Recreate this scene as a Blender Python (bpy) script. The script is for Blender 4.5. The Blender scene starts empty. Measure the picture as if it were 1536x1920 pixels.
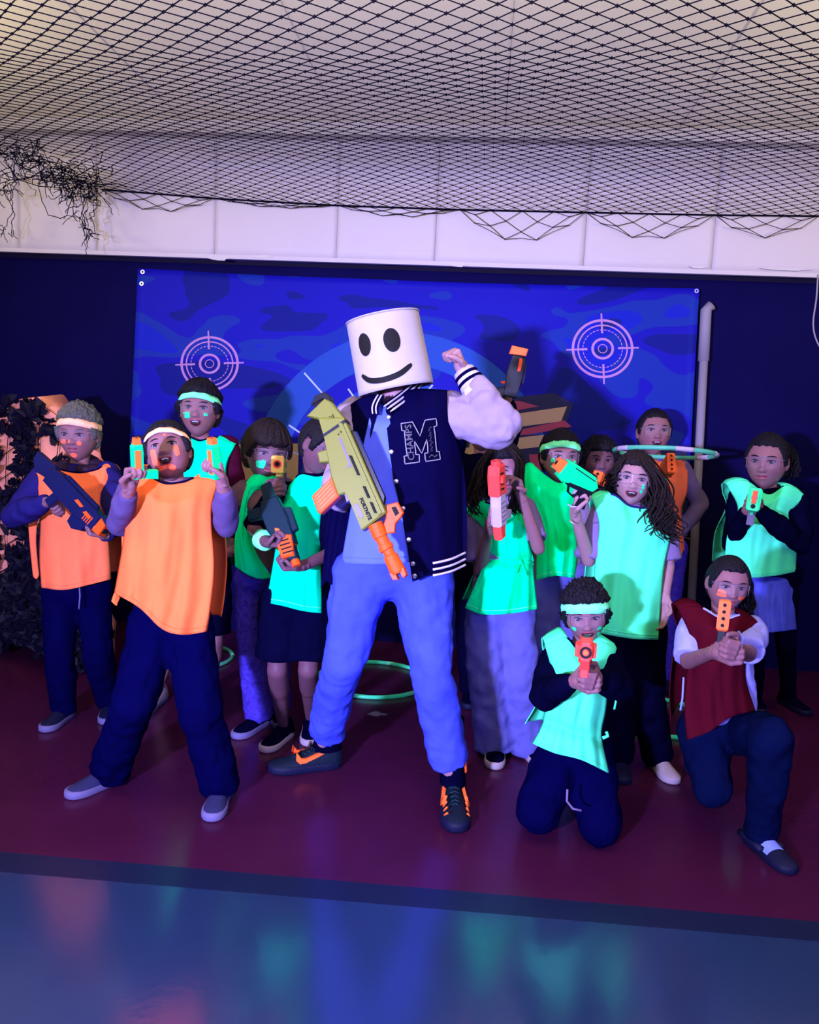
import bpy, bmesh, math, random
import numpy as np
from mathutils import Vector, Matrix, noise
random.seed(7)
rng = np.random.default_rng(7)
SC = bpy.context.scene
COL = SC.collection

# ---------------------------------------------------------------- camera
F = 1500.0
YAW, PIT, ROL = math.radians(5), math.radians(6.47), math.radians(2.8)
CAM = Vector((0, 0, 1.48))
R = (Matrix.Rotation(YAW, 3, 'Z') @ Matrix.Rotation(math.pi/2-PIT, 3, 'X') @ Matrix.Rotation(ROL, 3, 'Z'))
cd = bpy.data.cameras.new('camera'); cam = bpy.data.objects.new('camera', cd); COL.objects.link(cam)
cam.location = CAM; cam.rotation_euler = R.to_euler()
cd.sensor_fit = 'HORIZONTAL'; cd.sensor_width = 36; cd.lens = 36*F/1536
cd.clip_start = .05
SC.camera = cam

# ---------------------------------------------------------------- light
w = bpy.data.worlds.new('world'); SC.world = w; w.use_nodes = True
w.node_tree.nodes['Background'].inputs[0].default_value = (.05, .05, .40, 1)
w.node_tree.nodes['Background'].inputs[1].default_value = .22
def area(name, loc, target, size, power, color, sy=None, spread=180):
    l = bpy.data.lights.new(name, 'AREA'); o = bpy.data.objects.new(name, l); COL.objects.link(o)
    l.energy = power; l.color = color; l.size = size; l.spread = math.radians(spread)
    if sy: l.shape = 'RECTANGLE'; l.size_y = sy
    o.location = loc
    o.rotation_euler = (Vector(target)-Vector(loc)).to_track_quat('-Z', 'Y').to_euler()
    return o
area('blacklight_key', (-1.5, -1.45, 1.45), (-.3, 3.5, 1.1), .22, 150, (.46, .44, 1.0), .12, 75)
area('blacklight_fill', (1.6, -2.2, 2.2), (.2, 3.5, .7), 1.6, 50, (.36, .34, 1.0), 1.2, 90)
for n_, p_, e_ in (('added_uplight_front', (-.2, 1.12, 2.25), 135), ('added_uplight_left', (-3.6, 2.6, 2.35), 75), ('added_uplight_right', (3.0, 2.6, 2.35), 75)):  # unseen uplights, added to warm and brighten the ceiling
    area(n_, p_, (p_[0]*.8, p_[1]+.25, 3.2), .6, e_, (1.0, .84, .46), .6, 172)
SC.view_settings.view_transform = 'Standard'; SC.view_settings.look = 'None'
SC.view_settings.gamma = 1; SC.view_settings.use_curve_mapping = False
SC.view_settings.exposure = 0

# ---------------------------------------------------------------- projection helpers
def ray(px, py): return R @ Vector(((px-768)/F, -(py-960)/F, -1.0))
def P(px, py, d): return CAM + ray(px, py)*d
def G(px, py, z=0.0):
    r = ray(px, py); return CAM + r*((z-CAM.z)/r.z)
def WY(px, py, Y):
    r = ray(px, py); return CAM + r*(Y/r.y)
def depth(p): return -((R.transposed() @ (Vector(p)-CAM)).z)
FWD = Vector((-math.sin(YAW), math.cos(YAW), 0)); TOW = -FWD
RT = Vector((math.cos(YAW), math.sin(YAW), 0)); UP = Vector((0, 0, 1))
def V(r, u, t): return (RT*r + UP*u + TOW*t)

# ---------------------------------------------------------------- materials
def mat(name, col, rough=.7, bump=0, bscale=300, metal=0, emit=None, var=0, vscale=8, spec=.18, trans=0, alpha=1, sheen=0):
    m = bpy.data.materials.new(name); m.use_nodes = True; nt = m.node_tree; b = nt.nodes['Principled BSDF']
    b.inputs['Base Color'].default_value = (*col, 1); b.inputs['Roughness'].default_value = rough
    b.inputs['Metallic'].default_value = metal; b.inputs['Specular IOR Level'].default_value = spec
    if trans: b.inputs['Transmission Weight'].default_value = trans
    if alpha < 1: b.inputs['Alpha'].default_value = alpha
    if emit: b.inputs['Emission Color'].default_value = (*emit[0], 1); b.inputs['Emission Strength'].default_value = emit[1]
    tc = nt.nodes.new('ShaderNodeTexCoord')
    if var:
        n = nt.nodes.new('ShaderNodeTexNoise'); n.inputs['Scale'].default_value = vscale; n.inputs['Detail'].default_value = 4
        nt.links.new(tc.outputs['Object'], n.inputs['Vector'])
        mx = nt.nodes.new('ShaderNodeMix'); mx.data_type = 'RGBA'
        mx.inputs[6].default_value = (*[c*(1-var) for c in col], 1); mx.inputs[7].default_value = (*[min(1, c*(1+var)) for c in col], 1)
        nt.links.new(n.outputs['Fac'], mx.inputs[0]); nt.links.new(mx.outputs[2], b.inputs['Base Color'])
    if bump:
        n2 = nt.nodes.new('ShaderNodeTexNoise'); n2.inputs['Scale'].default_value = bscale; n2.inputs['Detail'].default_value = 3
        nt.links.new(tc.outputs['Object'], n2.inputs['Vector'])
        bp = nt.nodes.new('ShaderNodeBump'); bp.inputs['Strength'].default_value = bump; bp.inputs['Distance'].default_value = .01
        nt.links.new(n2.outputs['Fac'], bp.inputs['Height']); nt.links.new(bp.outputs['Normal'], b.inputs['Normal'])
    return m
def fabric(name, col, var=.08, bump=.35, bscale=14, rough=.9, vscale=10): return mat(name, col, rough, bump, bscale, var=var, vscale=vscale, spec=0)
M = {}
M['floor'] = mat('maroon_floor', (.048, .006, .034), .22, .05, 60, var=.25, vscale=3)
M['band'] = mat('navy_band', (.008, .012, .045), .30, .05, 60, var=.2, vscale=3)
M['front'] = mat('grey_blue_floor', (.014, .030, .095), .17, .04, 40, var=.2, vscale=2, spec=.7)
M['wall'] = mat('black_wall', (.003, .002, .045), .85, .1, 30, var=.3, vscale=1.5, spec=.05)
M['fascia'] = mat('white_panel', (.44, .40, .46), .55, .12, 7, var=.05, vscale=3)
M['soffit'] = mat('soffit', (.10, .08, .16), .8)
M['ceil'] = mat('cream_ceiling', (.78, .73, .66), .30, .10, 2.5, var=.06, vscale=1.2)
M['grey_trim'] = mat('grey_trim', (.45, .42, .46), .6)
M['cord'] = mat('net_cord', (.0015, .001, .009), .9, spec=.05)
M['orange_vest'] = fabric('orange_mesh_fabric', (.95, .155, .045), .06)
M['orange_vest2'] = fabric('orange_mesh_fabric_b', (1.0, .18, .07), .06)
M['green_vest'] = fabric('green_mesh_fabric', (.0, .95, .30), .06)
M['mint_vest'] = fabric('mint_mesh_fabric', (.08, .99, .46), .06)
M['teal_vest'] = fabric('teal_mesh_fabric', (.0, .84, .35), .06)
M['red_vest'] = fabric('dark_red_fabric', (.060, .003, .010), .1)
M['navy'] = fabric('navy_cloth', (.0012, .001, .028), .3)
M['blueh'] = fabric('blue_hoodie_cloth', (.016, .012, .11), .25)
M['black'] = fabric('black_cloth', (.0015, .0015, .014), .3)
M['hood'] = fabric('purple_grey_hood', (.03, .016, .04), .2)
M['lav'] = fabric('lavender_cloth', (.17, .12, .27), .1)
M['lavd'] = fabric('dim_purple_cloth', (.085, .055, .16), .1)
M['sleeve'] = fabric('white_sleeve_leatherette', (.27, .21, .35), .06, .3, 9, .55)
M['shirtw'] = fabric('white_tshirt', (.09, .13, .90), .08)
M['jeans'] = fabric('light_jeans', (.045, .065, .62), .38, .6, 9, vscale=7)
M['darkjeans'] = fabric('dark_jeans', (.002, .004, .028), .3)
M['greytrs'] = fabric('grey_trousers', (.10, .10, .40), .12, .5, 10)
M['denim'] = fabric('denim_skirt', (.07, .09, .62), .25, .5, 12)
M['pattern'] = fabric('speckled_leggings', (.05, .03, .36), .9, .3, 20, vscale=60)
M['maroon'] = fabric('maroon_sleeve', (.05, .004, .02), .2)
M['brownh'] = fabric('brown_hoodie', (.10, .055, .09), .2)
M['whitecl'] = fabric('white_cloth', (.30, .30, .85), .08)
M['skin'] = mat('skin', (.22, .095, .12), .5, .05, 90, var=.1, vscale=25)
M['skin_in_shade'] = mat('skin_shaded', (.12, .05, .075), .5, .05, 90, var=.1, vscale=25)  # darker copy of the skin, shade put into its colour
M['skin_light'] = mat('skin_light', (.32, .17, .20), .5, .05, 90, var=.1, vscale=25)
M['lip'] = mat('lip', (.28, .06, .09), .4)
M['mouth'] = mat('mouth_dark', (.03, .006, .012), .5)
M['tooth'] = mat('tooth', (.5, .45, .6), .3)
M['eyew'] = mat('eye_white', (.20, .16, .24), .25)
M['iris'] = mat('iris', (.012, .008, .012), .15)
M['hair'] = mat('black_hair', (.003, .002, .008), .6, .8, 130, var=.4, vscale=60)
M['hairb'] = mat('brown_hair', (.010, .005, .008), .65, .8, 130, var=.4, vscale=60)
M['hairg'] = mat('light_hair', (.09, .09, .085), .6, .8, 150, var=.6, vscale=90)
M['band_g'] = fabric('green_headband', (.18, .95, .42), .15, .5, 60)
M['band_o'] = fabric('pale_orange_headband', (1.0, .50, .30), .05, .5, 60)
M['paint_g'] = mat('green_face_paint', (.02, .75, .30), .6)
M['paint_o'] = mat('orange_face_paint', (.95, .16, .08), .6)
M['lens'] = mat('clear_lens', (.5, .5, .7), .15, alpha=.04, spec=.25)
M['rim'] = mat('clear_plastic_rim', (.16, .13, .22), .3)
M['pl_navy'] = mat('navy_plastic', (.003, .005, .05), .4, var=.15)
M['pl_teal'] = mat('dark_teal_plastic', (.003, .016, .030), .4, var=.15)
M['pl_black'] = mat('black_plastic', (.006, .006, .012), .35)
M['pl_grey'] = mat('grey_plastic', (.13, .11, .19), .4)
M['pl_yel'] = mat('olive_yellow_plastic', (.155, .165, .022), .5, var=.05)
M['pl_yel2'] = mat('pale_yellow_plastic', (.95, .62, .12), .4)
M['pl_or'] = mat('orange_plastic', (.85, .075, .006), .5, spec=.2)
M['pl_or2'] = mat('bright_orange_plastic', (1.0, .14, .025), .5, spec=.2)
M['pl_red'] = mat('coral_red_plastic', (.80, .055, .045), .5, spec=.2)
M['pl_green'] = mat('green_plastic', (.0, .72, .20), .4)
M['pl_white'] = mat('white_plastic', (.42, .33, .50), .35)
M['mask'] = mat('white_helmet', (.37, .33, .40), .5, .05, 30)
M['ink'] = mat('matt_black', (.004, .004, .006), .7)
M['wool'] = fabric('navy_wool', (.002, .0015, .022), .3)
M['stripe'] = fabric('white_rib_stripe', (.50, .45, .66), .05)
M['metal'] = mat('snap_metal', (.45, .42, .5), .3, metal=.8)
M['sole_w'] = mat('white_rubber', (.13, .11, .26), .6)
M['shoe_dk'] = mat('dark_shoe', (.004, .005, .03), .6, .2, 120)
M['shoe_gr'] = mat('grey_knit_shoe', (.022, .022, .09), .8, .4, 250, var=.4, vscale=90)
M['shoe_lt'] = mat('pale_shoe', (.34, .27, .34), .7)
M['shoe_tl'] = mat('teal_black_shoe', (.002, .008, .022), .6, .4, 200)
M['lace_b'] = mat('blue_white_lace', (.16, .20, .95), .7)
M['grey_line'] = mat('grey_outline', (.22, .20, .28), .6)
M['hoopg'] = mat('green_glow_hoop', (.05, .62, .30), .35, emit=((.02, .75, .35), .10))
M['hoopd'] = mat('green_dim_hoop', (.08, .42, .28), .35)
M['sock'] = fabric('pale_sock', (.20, .26, .9), .05)

# ---------------------------------------------------------------- object helpers
def tag(o, label=None, cat=None, group=None, kind=None):
    if label: o['label'] = label
    if cat: o['category'] = cat
    if group: o['group'] = group
    if kind: o['kind'] = kind
    return o
def world(q):
    m_ = q.matrix_basis.copy()
    return m_ if q.parent is None else world(q.parent) @ q.matrix_parent_inverse @ m_
def link(name, me, parent=None):
    o = bpy.data.objects.new(name, me); COL.objects.link(o)
    if parent is not None:
        o.parent = parent
        o.matrix_parent_inverse = world(parent).inverted()
    return o
def empty(name, loc): 
    o = bpy.data.objects.new(name, None); COL.objects.link(o); o.location = loc; o.empty_display_size = .1
    return o
def setmats(me, mats):
    me.materials.clear()
    for m in (mats if isinstance(mats, (list, tuple)) else [mats]): me.materials.append(M[m] if isinstance(m, str) else m)
def smooth(me): me.polygons.foreach_set('use_smooth', [True]*len(me.polygons))
def obj(name, verts, faces, mats, parent=None, sm=True, mi=None):
    me = bpy.data.meshes.new(name); me.from_pydata([tuple(v) for v in verts], [], faces)
    setmats(me, mats)
    if mi is not None: me.polygons.foreach_set('material_index', mi)
    if sm: smooth(me)
    me.update()
    return link(name, me, parent)
def recenter(o):
    """move a top-level mesh object's origin to the centre of its base"""
    me = o.data; co = np.empty(len(me.vertices)*3); me.vertices.foreach_get('co', co); co = co.reshape(-1, 3)
    c = (co.min(0)+co.max(0))/2; c[2] = co[:, 2].min()
    co -= c; me.vertices.foreach_set('co', co.ravel()); me.update(); o.location = c
    return o
class MB:
    def __init__(s): s.v = []; s.f = []; s.m = []
    def add(s, vs, fs, mi=0):
        n = len(s.v); s.v += [tuple(v) for v in vs]; s.f += [tuple(i+n for i in f) for f in fs]; s.m += [mi]*len(fs); return s
    def box(s, c, ax, mi=0):
        """c centre, ax three half-axis vectors"""
        c = Vector(c); vs = [c+ax[0]*i+ax[1]*j+ax[2]*k for i in (-1, 1) for j in (-1, 1) for k in (-1, 1)]
        return s.add(vs, [(0, 1, 3, 2), (4, 6, 7, 5), (0, 4, 5, 1), (2, 3, 7, 6), (0, 2, 6, 4), (1, 5, 7, 3)], mi)
    def aabox(s, a, b, mi=0):
        a = Vector(a); b = Vector(b); h = (b-a)/2
        return s.box((a+b)/2, [Vector((h.x, 0, 0)), Vector((0, h.y, 0)), Vector((0, 0, h.z))], mi)
    def tube(s, pts, r, seg=6, mi=0, cap=True, close=False):
        pts = [Vector(p) for p in pts]; n = len(pts)
        rr = r if isinstance(r, (list, tuple)) else [r]*n
        rings = []; prev = None
        for i, p in enumerate(pts):
            a = pts[(i-1) % n] if (i > 0 or close) else p; b = pts[(i+1) % n] if (i < n-1 or close) else p
            t = (b-a)
            t = t.normalized() if t.length > 1e-9 else Vector((0, 0, 1))
            if prev is None: u = t.cross(Vector((0, 0, 1)) if abs(t.z) < .9 else Vector((1, 0, 0))).normalized()
            else:
                u = prev - t*prev.dot(t); u = u.normalized() if u.length > 1e-6 else t.orthogonal().normalized()
            prev = u; w_ = t.cross(u)
            rings.append([p+(u*math.cos(k*2*math.pi/seg)+w_*math.sin(k*2*math.pi/seg))*rr[i] for k in range(seg)])
        vs = [v for q in rings for v in q]; fs = []
        for i in range(n if close else n-1):
            j = (i+1) % n
            for k in range(seg): fs.append((i*seg+k, i*seg+(k+1) % seg, j*seg+(k+1) % seg, j*seg+k))
        if cap and not close: fs += [tuple(range(seg))[::-1], tuple((n-1)*seg+k for k in range(seg))]
        return s.add(vs, fs, mi)
    def build(s, name, mats, parent=None, sm=False):
        return obj(name, s.v, s.f, mats, parent, sm, s.m)
def grid_faces(nr, nc, wrap=False, off=0):
    f = []
    for i in range(nr-1):
        for j in range(nc if wrap else nc-1):
            k = (j+1) % nc; f.append((off+i*nc+j, off+i*nc+k, off+(i+1)*nc+k, off+(i+1)*nc+j))
    return f
def sphere_geo(c, ax, nu=14, nv=9):
    c = Vector(c); vs = [c+ax[2]]
    for i in range(1, nv):
        t = math.pi*i/nv
        for j in range(nu):
            a = 2*math.pi*j/nu; vs.append(c+ax[0]*math.sin(t)*math.cos(a)+ax[1]*math.sin(t)*math.sin(a)+ax[2]*math.cos(t))
    vs.append(c-ax[2]); n = len(vs); fs = []
    for j in range(nu): fs.append((0, 1+j, 1+(j+1) % nu)); fs.append((n-1, n-1-nu+(j+1) % nu, n-1-nu+j))
    for i in range(nv-2):
        for j in range(nu): fs.append((1+i*nu+j, 1+(i+1)*nu+j, 1+(i+1)*nu+(j+1) % nu, 1+i*nu+(j+1) % nu))
    return vs, fs
def isph(mb, c, r, mi=0, nu=14, nv=9):
    vs, fs = sphere_geo(c, [Vector((r, 0, 0)), Vector((0, r, 0)), Vector((0, 0, r))], nu, nv); mb.add(vs, fs, mi)
def cone_geo(p0, p1, r0, r1, seg=14):
    t = (p1-p0).normalized(); u = t.orthogonal().normalized(); w_ = t.cross(u)
    vs = [p0+(u*math.cos(a)+w_*math.sin(a))*r0 for a in [k*2*math.pi/seg for k in range(seg)]]
    vs += [p1+(u*math.cos(a)+w_*math.sin(a))*r1 for a in [k*2*math.pi/seg for k in range(seg)]]
    fs = [(k, (k+1) % seg, seg+(k+1) % seg, seg+k) for k in range(seg)]
    return vs, fs+[tuple(range(seg))[::-1], tuple(range(seg, 2*seg))]
def cap(mb, p0, p1, r0, r1, e0=True, e1=True):
    vs, fs = cone_geo(p0, p1, r0, r1); mb.add(vs, fs)
    if e0: isph(mb, p0, r0)
    if e1: isph(mb, p1, r1)
def ell(mb, c, ax): vs, fs = sphere_geo(c, ax, 20, 12); mb.add(vs, fs)
_tex = {}
def cloud(scale):
    if scale not in _tex:
        t = bpy.data.textures.new('folds', 'CLOUDS'); t.noise_scale = scale; t.noise_depth = 1; _tex[scale] = t
    return _tex[scale]
def remesh(mb, voxel=.009, sm=6, disp=None):
    """unite the primitives of mb into one smooth continuous surface, return its mesh"""
    me = bpy.data.meshes.new('tmp'); me.from_pydata(mb.v, [], mb.f); me.update()
    o = bpy.data.objects.new('tmp', me); COL.objects.link(o)
    r = o.modifiers.new('r', 'REMESH'); r.mode = 'VOXEL'; r.voxel_size = voxel; r.use_smooth_shade = True
    if sm: s = o.modifiers.new('s', 'SMOOTH'); s.factor = .5; s.iterations = sm
    if disp:
        for (st, sc_) in disp:
            d = o.modifiers.new('d', 'DISPLACE'); d.texture = cloud(sc_); d.strength = st; d.mid_level = .5; d.texture_coords = 'GLOBAL'
    dg = bpy.context.evaluated_depsgraph_get(); ev = o.evaluated_get(dg)
    out = bpy.data.meshes.new_from_object(ev, depsgraph=dg)
    bpy.data.objects.remove(o); bpy.data.meshes.remove(me)
    return out
def mesh_np(me):
    co = np.empty(len(me.vertices)*3); me.vertices.foreach_get('co', co)
    return co.reshape(-1, 3), [tuple(p.vertices) for p in me.polygons]
def prism(mb, prof, y0, y1, fr, mi=0, bev=.0):
    """extrude profile [(x,z)] between y0,y1 in frame fr=(origin, X, Y, Z)"""
    o, X, Y, Z = fr; n = len(prof); vs = []
    cx = sum(p[0] for p in prof)/n; cz = sum(p[1] for p in prof)/n
    lv = [(y0, .0), (y0+bev, 1), (y1-bev, 1), (y1, .0)] if bev else [(y0, 1), (y1, 1)]
    for (y, full) in lv:
        for (x, z) in prof:
            if not full:
                dx, dz = x-cx, z-cz; L = math.hypot(dx, dz) or 1; x -= dx/L*bev; z -= dz/L*bev
            vs.append(o+X*x+Y*y+Z*z)
    fs = grid_faces(len(lv), n, True) + [tuple(range(n))[::-1], tuple((len(lv)-1)*n+k for k in range(n))]
    mb.add(vs, fs, mi)
def bez(pts, n):
    """Catmull-Rom resample to n points, uniform in arc length"""
    pts = [np.array(p, float) for p in pts]
    if len(pts) == 2: return [pts[0]+(pts[1]-pts[0])*t for t in np.linspace(0, 1, n)]
    q = [2*pts[0]-pts[1]]+pts+[2*pts[-1]-pts[-2]]; out = []
    for i in range(1, len(q)-2):
        for t in np.linspace(0, 1, 12, endpoint=False):
            a, b, c, d = q[i-1], q[i], q[i+1], q[i+2]
            out.append(.5*((2*b)+(-a+c)*t+(2*a-5*b+4*c-d)*t*t+(-a+3*b-3*c+d)*t**3))
    out.append(pts[-1]); out = np.array(out)
    s = np.r_[0, np.cumsum(np.linalg.norm(np.diff(out, axis=0), axis=1))]; T = np.linspace(0, s[-1], n)
    return [np.array([np.interp(t, s, out[:, k]) for k in range(out.shape[1])]) for t in T]
def text_geo(txt, size, fr, mb, mi=0, thick=.002, bold=.0):
    c = bpy.data.curves.new('t', 'FONT'); c.body = txt; c.size = size; c.extrude = thick; c.align_x = 'CENTER'; c.align_y = 'CENTER'; c.offset = bold; c.resolution_u = 2
    o = bpy.data.objects.new('t', c); COL.objects.link(o); dg = bpy.context.evaluated_depsgraph_get()
    me = bpy.data.meshes.new_from_object(o.evaluated_get(dg)); O, X, Y, N = fr
    mb.add([O+X*v.co.x+Y*v.co.y+N*v.co.z for v in me.vertices], [tuple(p.vertices) for p in me.polygons], mi)
    bpy.data.objects.remove(o); bpy.data.curves.remove(c)

# ================================================================ SETTING
WALL = 5.25
def structure(o): o['kind'] = 'structure'; return o
def quad_slab(name, pts, th, m, n=Vector((0, 0, -1))):
    pts = [Vector(p) for p in pts]; k = len(pts)
    vs = pts+[p+n*th for p in pts]; fs = [tuple(range(k)), tuple(range(2*k-1, k-1, -1))]+[(i, k+i, k+(i+1) % k, (i+1) % k) for i in range(k)]
    return structure(obj(name, vs, fs, m, None, False))
b0, b1 = G(0, 1597), G(1536, 1728); c0, c1 = G(0, 1635), G(1536, 1765)
def ext(a, b, x): t = (x-a.x)/(b.x-a.x); return a+(b-a)*t
UL, UR = ext(b0, b1, -4.2), ext(b0, b1, 3.6); LL, LR = ext(c0, c1, -4.2), ext(c0, c1, 3.6)
quad_slab('floor', [UL, UR, (3.6, WALL, 0), (-4.2, WALL, 0)], .1, 'floor')
quad_slab('floor', [LL, LR, UR, UL], .1, 'band')
quad_slab('floor', [(-4.2, -3.5, 0), (3.6, -3.5, 0), LR, LL], .1, 'front')
for o, s_ in zip([x for x in COL.objects if x.name.startswith('floor')], ('maroon play floor', 'dark blue floor strip', 'grey blue glossy floor')): o['label'] = s_
CZ = 3.2
quad_slab('wall_back', [(-4.2, WALL, 0), (3.6, WALL, 0), (3.6, WALL, CZ), (-4.2, WALL, CZ)], .1, 'wall', Vector((0, 1, 0)))
quad_slab('wall_left', [(-4.2, WALL, 0), (-4.2, WALL, CZ), (-4.2, 1.5, CZ), (-4.2, 1.5, 0)], .1, 'wall', Vector((-1, 0, 0)))
quad_slab('wall_right', [(3.6, WALL, 0), (3.6, 1.5, 0), (3.6, 1.5, CZ), (3.6, WALL, CZ)], .1, 'wall', Vector((1, 0, 0)))
quad_slab('ceiling', [(-4.2, -1, CZ), (-4.2, WALL, CZ), (3.6, WALL, CZ), (3.6, -1, CZ)], .1, 'ceil', Vector((0, 0, 1)))
FY = 4.95; FZ = 2.43
# fascia: core beam with soffit and separate panels in front
mb = MB(); mb.aabox((-4.2, FY+.03, FZ+.01), (3.6, WALL, CZ)); fas = structure(mb.build('trim_1', 'soffit')); mb = MB(); mb.aabox((-4.2, FY+.025, FZ+.012), (3.6, FY+.0301, CZ-.01)); mb.build('backing_board', 'grey_trim', fas)
def panel(x0, x1, z0, z1, y, parent, seed):
    nx, nz = 26, 12; vs = []
    for i in range(nz):
        for j in range(nx):
            u, v = j/(nx-1), i/(nz-1); x = x0+.001+(x1-x0-.002)*u; z = z0+(z1-z0)*v
            dy = .010*noise.noise(Vector((x*1.5, z*3, seed)))*math.sin(math.pi*u)
            vs.append((x, y-dy, z))
    n = len(vs); vs += [(v[0], y+.03, v[2]) for v in vs]
    fs = grid_faces(nz, nx) + [f[::-1] for f in grid_faces(nz, nx, off=n)]
    rim = [i for i in range(nx)]+[nx*i+nx-1 for i in range(1, nz)]+[(nz-1)*nx+j for j in range(nx-2, -1, -1)]+[nx*i for i in range(nz-2, 0, -1)]
    fs += [(rim[k], n+rim[k], n+rim[(k+1) % len(rim)], rim[(k+1) % len(rim)]) for k in range(len(rim))]
    return obj('panel', vs, fs, 'fascia', parent)
xs = [-4.2]+[WY(x, 440, FY).x for x in (35, 180, 403, 632, 817, 1098, 1340)]+[2.3, 3.0, 3.6]
for i in range(len(xs)-1): panel(xs[i], xs[i+1], FZ, CZ-.03, FY, fas, i)
mb = MB(); mb.aabox((-4.2, FY-.012, FZ-.012), (3.6, FY+.02, FZ+.012)); mb.build('edge_strip', 'fascia', fas)
mb = MB(); mb.aabox((-4.2, FY-.10, CZ-.07), (3.6, FY, CZ)); structure(mb.build('trim_2', 'grey_trim'))
# paint chips on fascia
mb = MB()
for (px, py, a, b_) in [(410, 484, 22, 4), (490, 481, 20, 3), (858, 496, 18, 4), (1310, 501, 14, 2), (1475, 505, 40, 2)]:
    c = WY(px, py, FY-.016); n = 12; vs = [c+Vector((a/300*math.cos(t)*(1+.3*math.sin(3*t)), 0, b_/300*math.sin(t)*(1+.4*math.cos(5*t)))) for t in [k*2*math.pi/n for k in range(n)]]
    vs2 = [v+Vector((0, .01, 0)) for v in vs]; mb.add(vs+vs2, [tuple(range(n))]+[(k, n+k, n+(k+1) % n, (k+1) % n) for k in range(n)])
mb.build('paint_chip', 'grey_trim', fas)
# ceiling lining seams
mb = MB()
for x in (-2.9, -1.9, -.95, 0.02, 1.0, 1.95): mb.aabox((x-.0015, .2, CZ-.003), (x+.0015, FY-.1, CZ))
for y in (1.6, 3.1): mb.aabox((-4.2, y-.0015, CZ-.003), (3.6, y+.0015, CZ))
o = mb.build('seam', 'grey_trim', bpy.data.objects['ceiling'])

# ---- net
_hk = [WY(x, y, FY-.03) for (x, y) in [(190, 355), (403, 372), (632, 385), (862, 393), (1098, 398), (1340, 403), (1536, 405)]]
HKX = [-4]+[p.x for p in _hk]+[4]; HKZ = [_hk[0].z]+[p.z for p in _hk]+[_hk[-1].z]
def net_z(x, Y):
    z = np.interp(Y, [1.2, 1.9, 2.45, 3.1, 4.1, 4.6, 4.9], [2.46, 2.50, 2.55, 2.66, 2.79, 2.82, 2.84])
    he = np.interp(x, HKX, HKZ); z += max(0, 1-(4.91-Y)/1.1)**1.5*(he-2.84)
    return z+.03*math.sin(x*2.2+.4)*(1-Y/5.2) + .02*noise.noise(Vector((x*.9, Y*.9, 3)))
cell = .0865; mb = MB()
NX, NY = 84, 44; xs0 = -3.75
def np_(i, j):
    Y = FY-.04 - j*cell*.5*1.0; x = xs0+(i+(.5 if j % 2 else 0))*cell
    x += .006*noise.noise(Vector((x*4, Y*4, 1))); Y += .006*noise.noise(Vector((x*4, Y*4, 9)))
    z = net_z(x, Y)
    if j <= 3: # lower border between hooks on the fascia sags
        pass
    return Vector((x, Y, z))
def strand(a, b, r=.0020):
    t = (b-a).normalized(); u = t.cross(UP).normalized()*r; w_ = t.cross(u).normalized()*r
    vs = [a+u, a-u*.5+w_*.87, a-u*.5-w_*.87, b+u, b-u*.5+w_*.87, b-u*.5-w_*.87]
    mb.add(vs, [(0, 1, 4, 3), (1, 2, 5, 4), (2, 0, 3, 5)])
def knot(p, r=.0062):
    mb.add([p+Vector((r, 0, 0)), p-Vector((r, 0, 0)), p+Vector((0, r, 0)), p-Vector((0, r, 0)), p+Vector((0, 0, r)), p-Vector((0, 0, r))],
           [(0, 2, 4), (2, 1, 4), (1, 3, 4), (3, 0, 4), (2, 0, 5), (1, 2, 5), (3, 1, 5), (0, 3, 5)])
for j in range(0, NY*2-1):
    for i in range(NX):
        p = np_(i, j)
        if p.x > 3.4: continue
        # hole torn at the left rear corner
        if p.x < -2.55+.25*math.sin(p.y*9) and p.y > 4.25+.12*math.sin(p.x*11): continue
        if j < NY*2-2:
            k = i if j % 2 else i-1
            for q in (k, k+1): 
                if q >= 0: strand(p, np_(q, j+1))
        knot(p)
# hanging scallops below the fascia top
hooks = [WY(x, y, FY-.03) for (x, y) in [(190, 355), (403, 372), (632, 385), (862, 393), (1098, 398), (1340, 403), (1536, 405)]]
for a, b in zip(hooks[:-1], hooks[1:]):
    n = max(6, int((b-a).length/.085)); rows = []; dp = [.10, .03, .05, .17, .14, .12][hooks.index(a)]
    for r_ in range(4):
        row = []
        for k in range(n+1):
            t = k/n; sag = 4*t*(1-t)*dp*(r_/3.0)
            row.append(a+(b-a)*t+Vector((0, -.004*r_, -sag+(.012 if (k+r_) % 2 else -.008)*(r_ > 0)*4*t*(1-t))))
        rows.append(row)
    for r_ in range(3):
        for k in range(n):
            if (k+r_) % 2 == 0: strand(rows[r_][k], rows[r_+1][k+1], .0022)
            else: strand(rows[r_][k+1], rows[r_+1][k], .0022)
    for k in range(n): strand(rows[3][k], rows[3][k+1], .0018)
    for k in range(n): strand(rows[0][k], rows[0][k+1], .006)
    for row in rows[1:]:
        for k_, p in enumerate(row):
            if (k_+rows.index(row)) % 2 == 0: knot(p, .0045)
o = mb.build('safety_net', 'cord'); o.name = 'safety_net'
tag(o, 'dark knotted diamond mesh net stretched below the cream ceiling', 'net')
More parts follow.
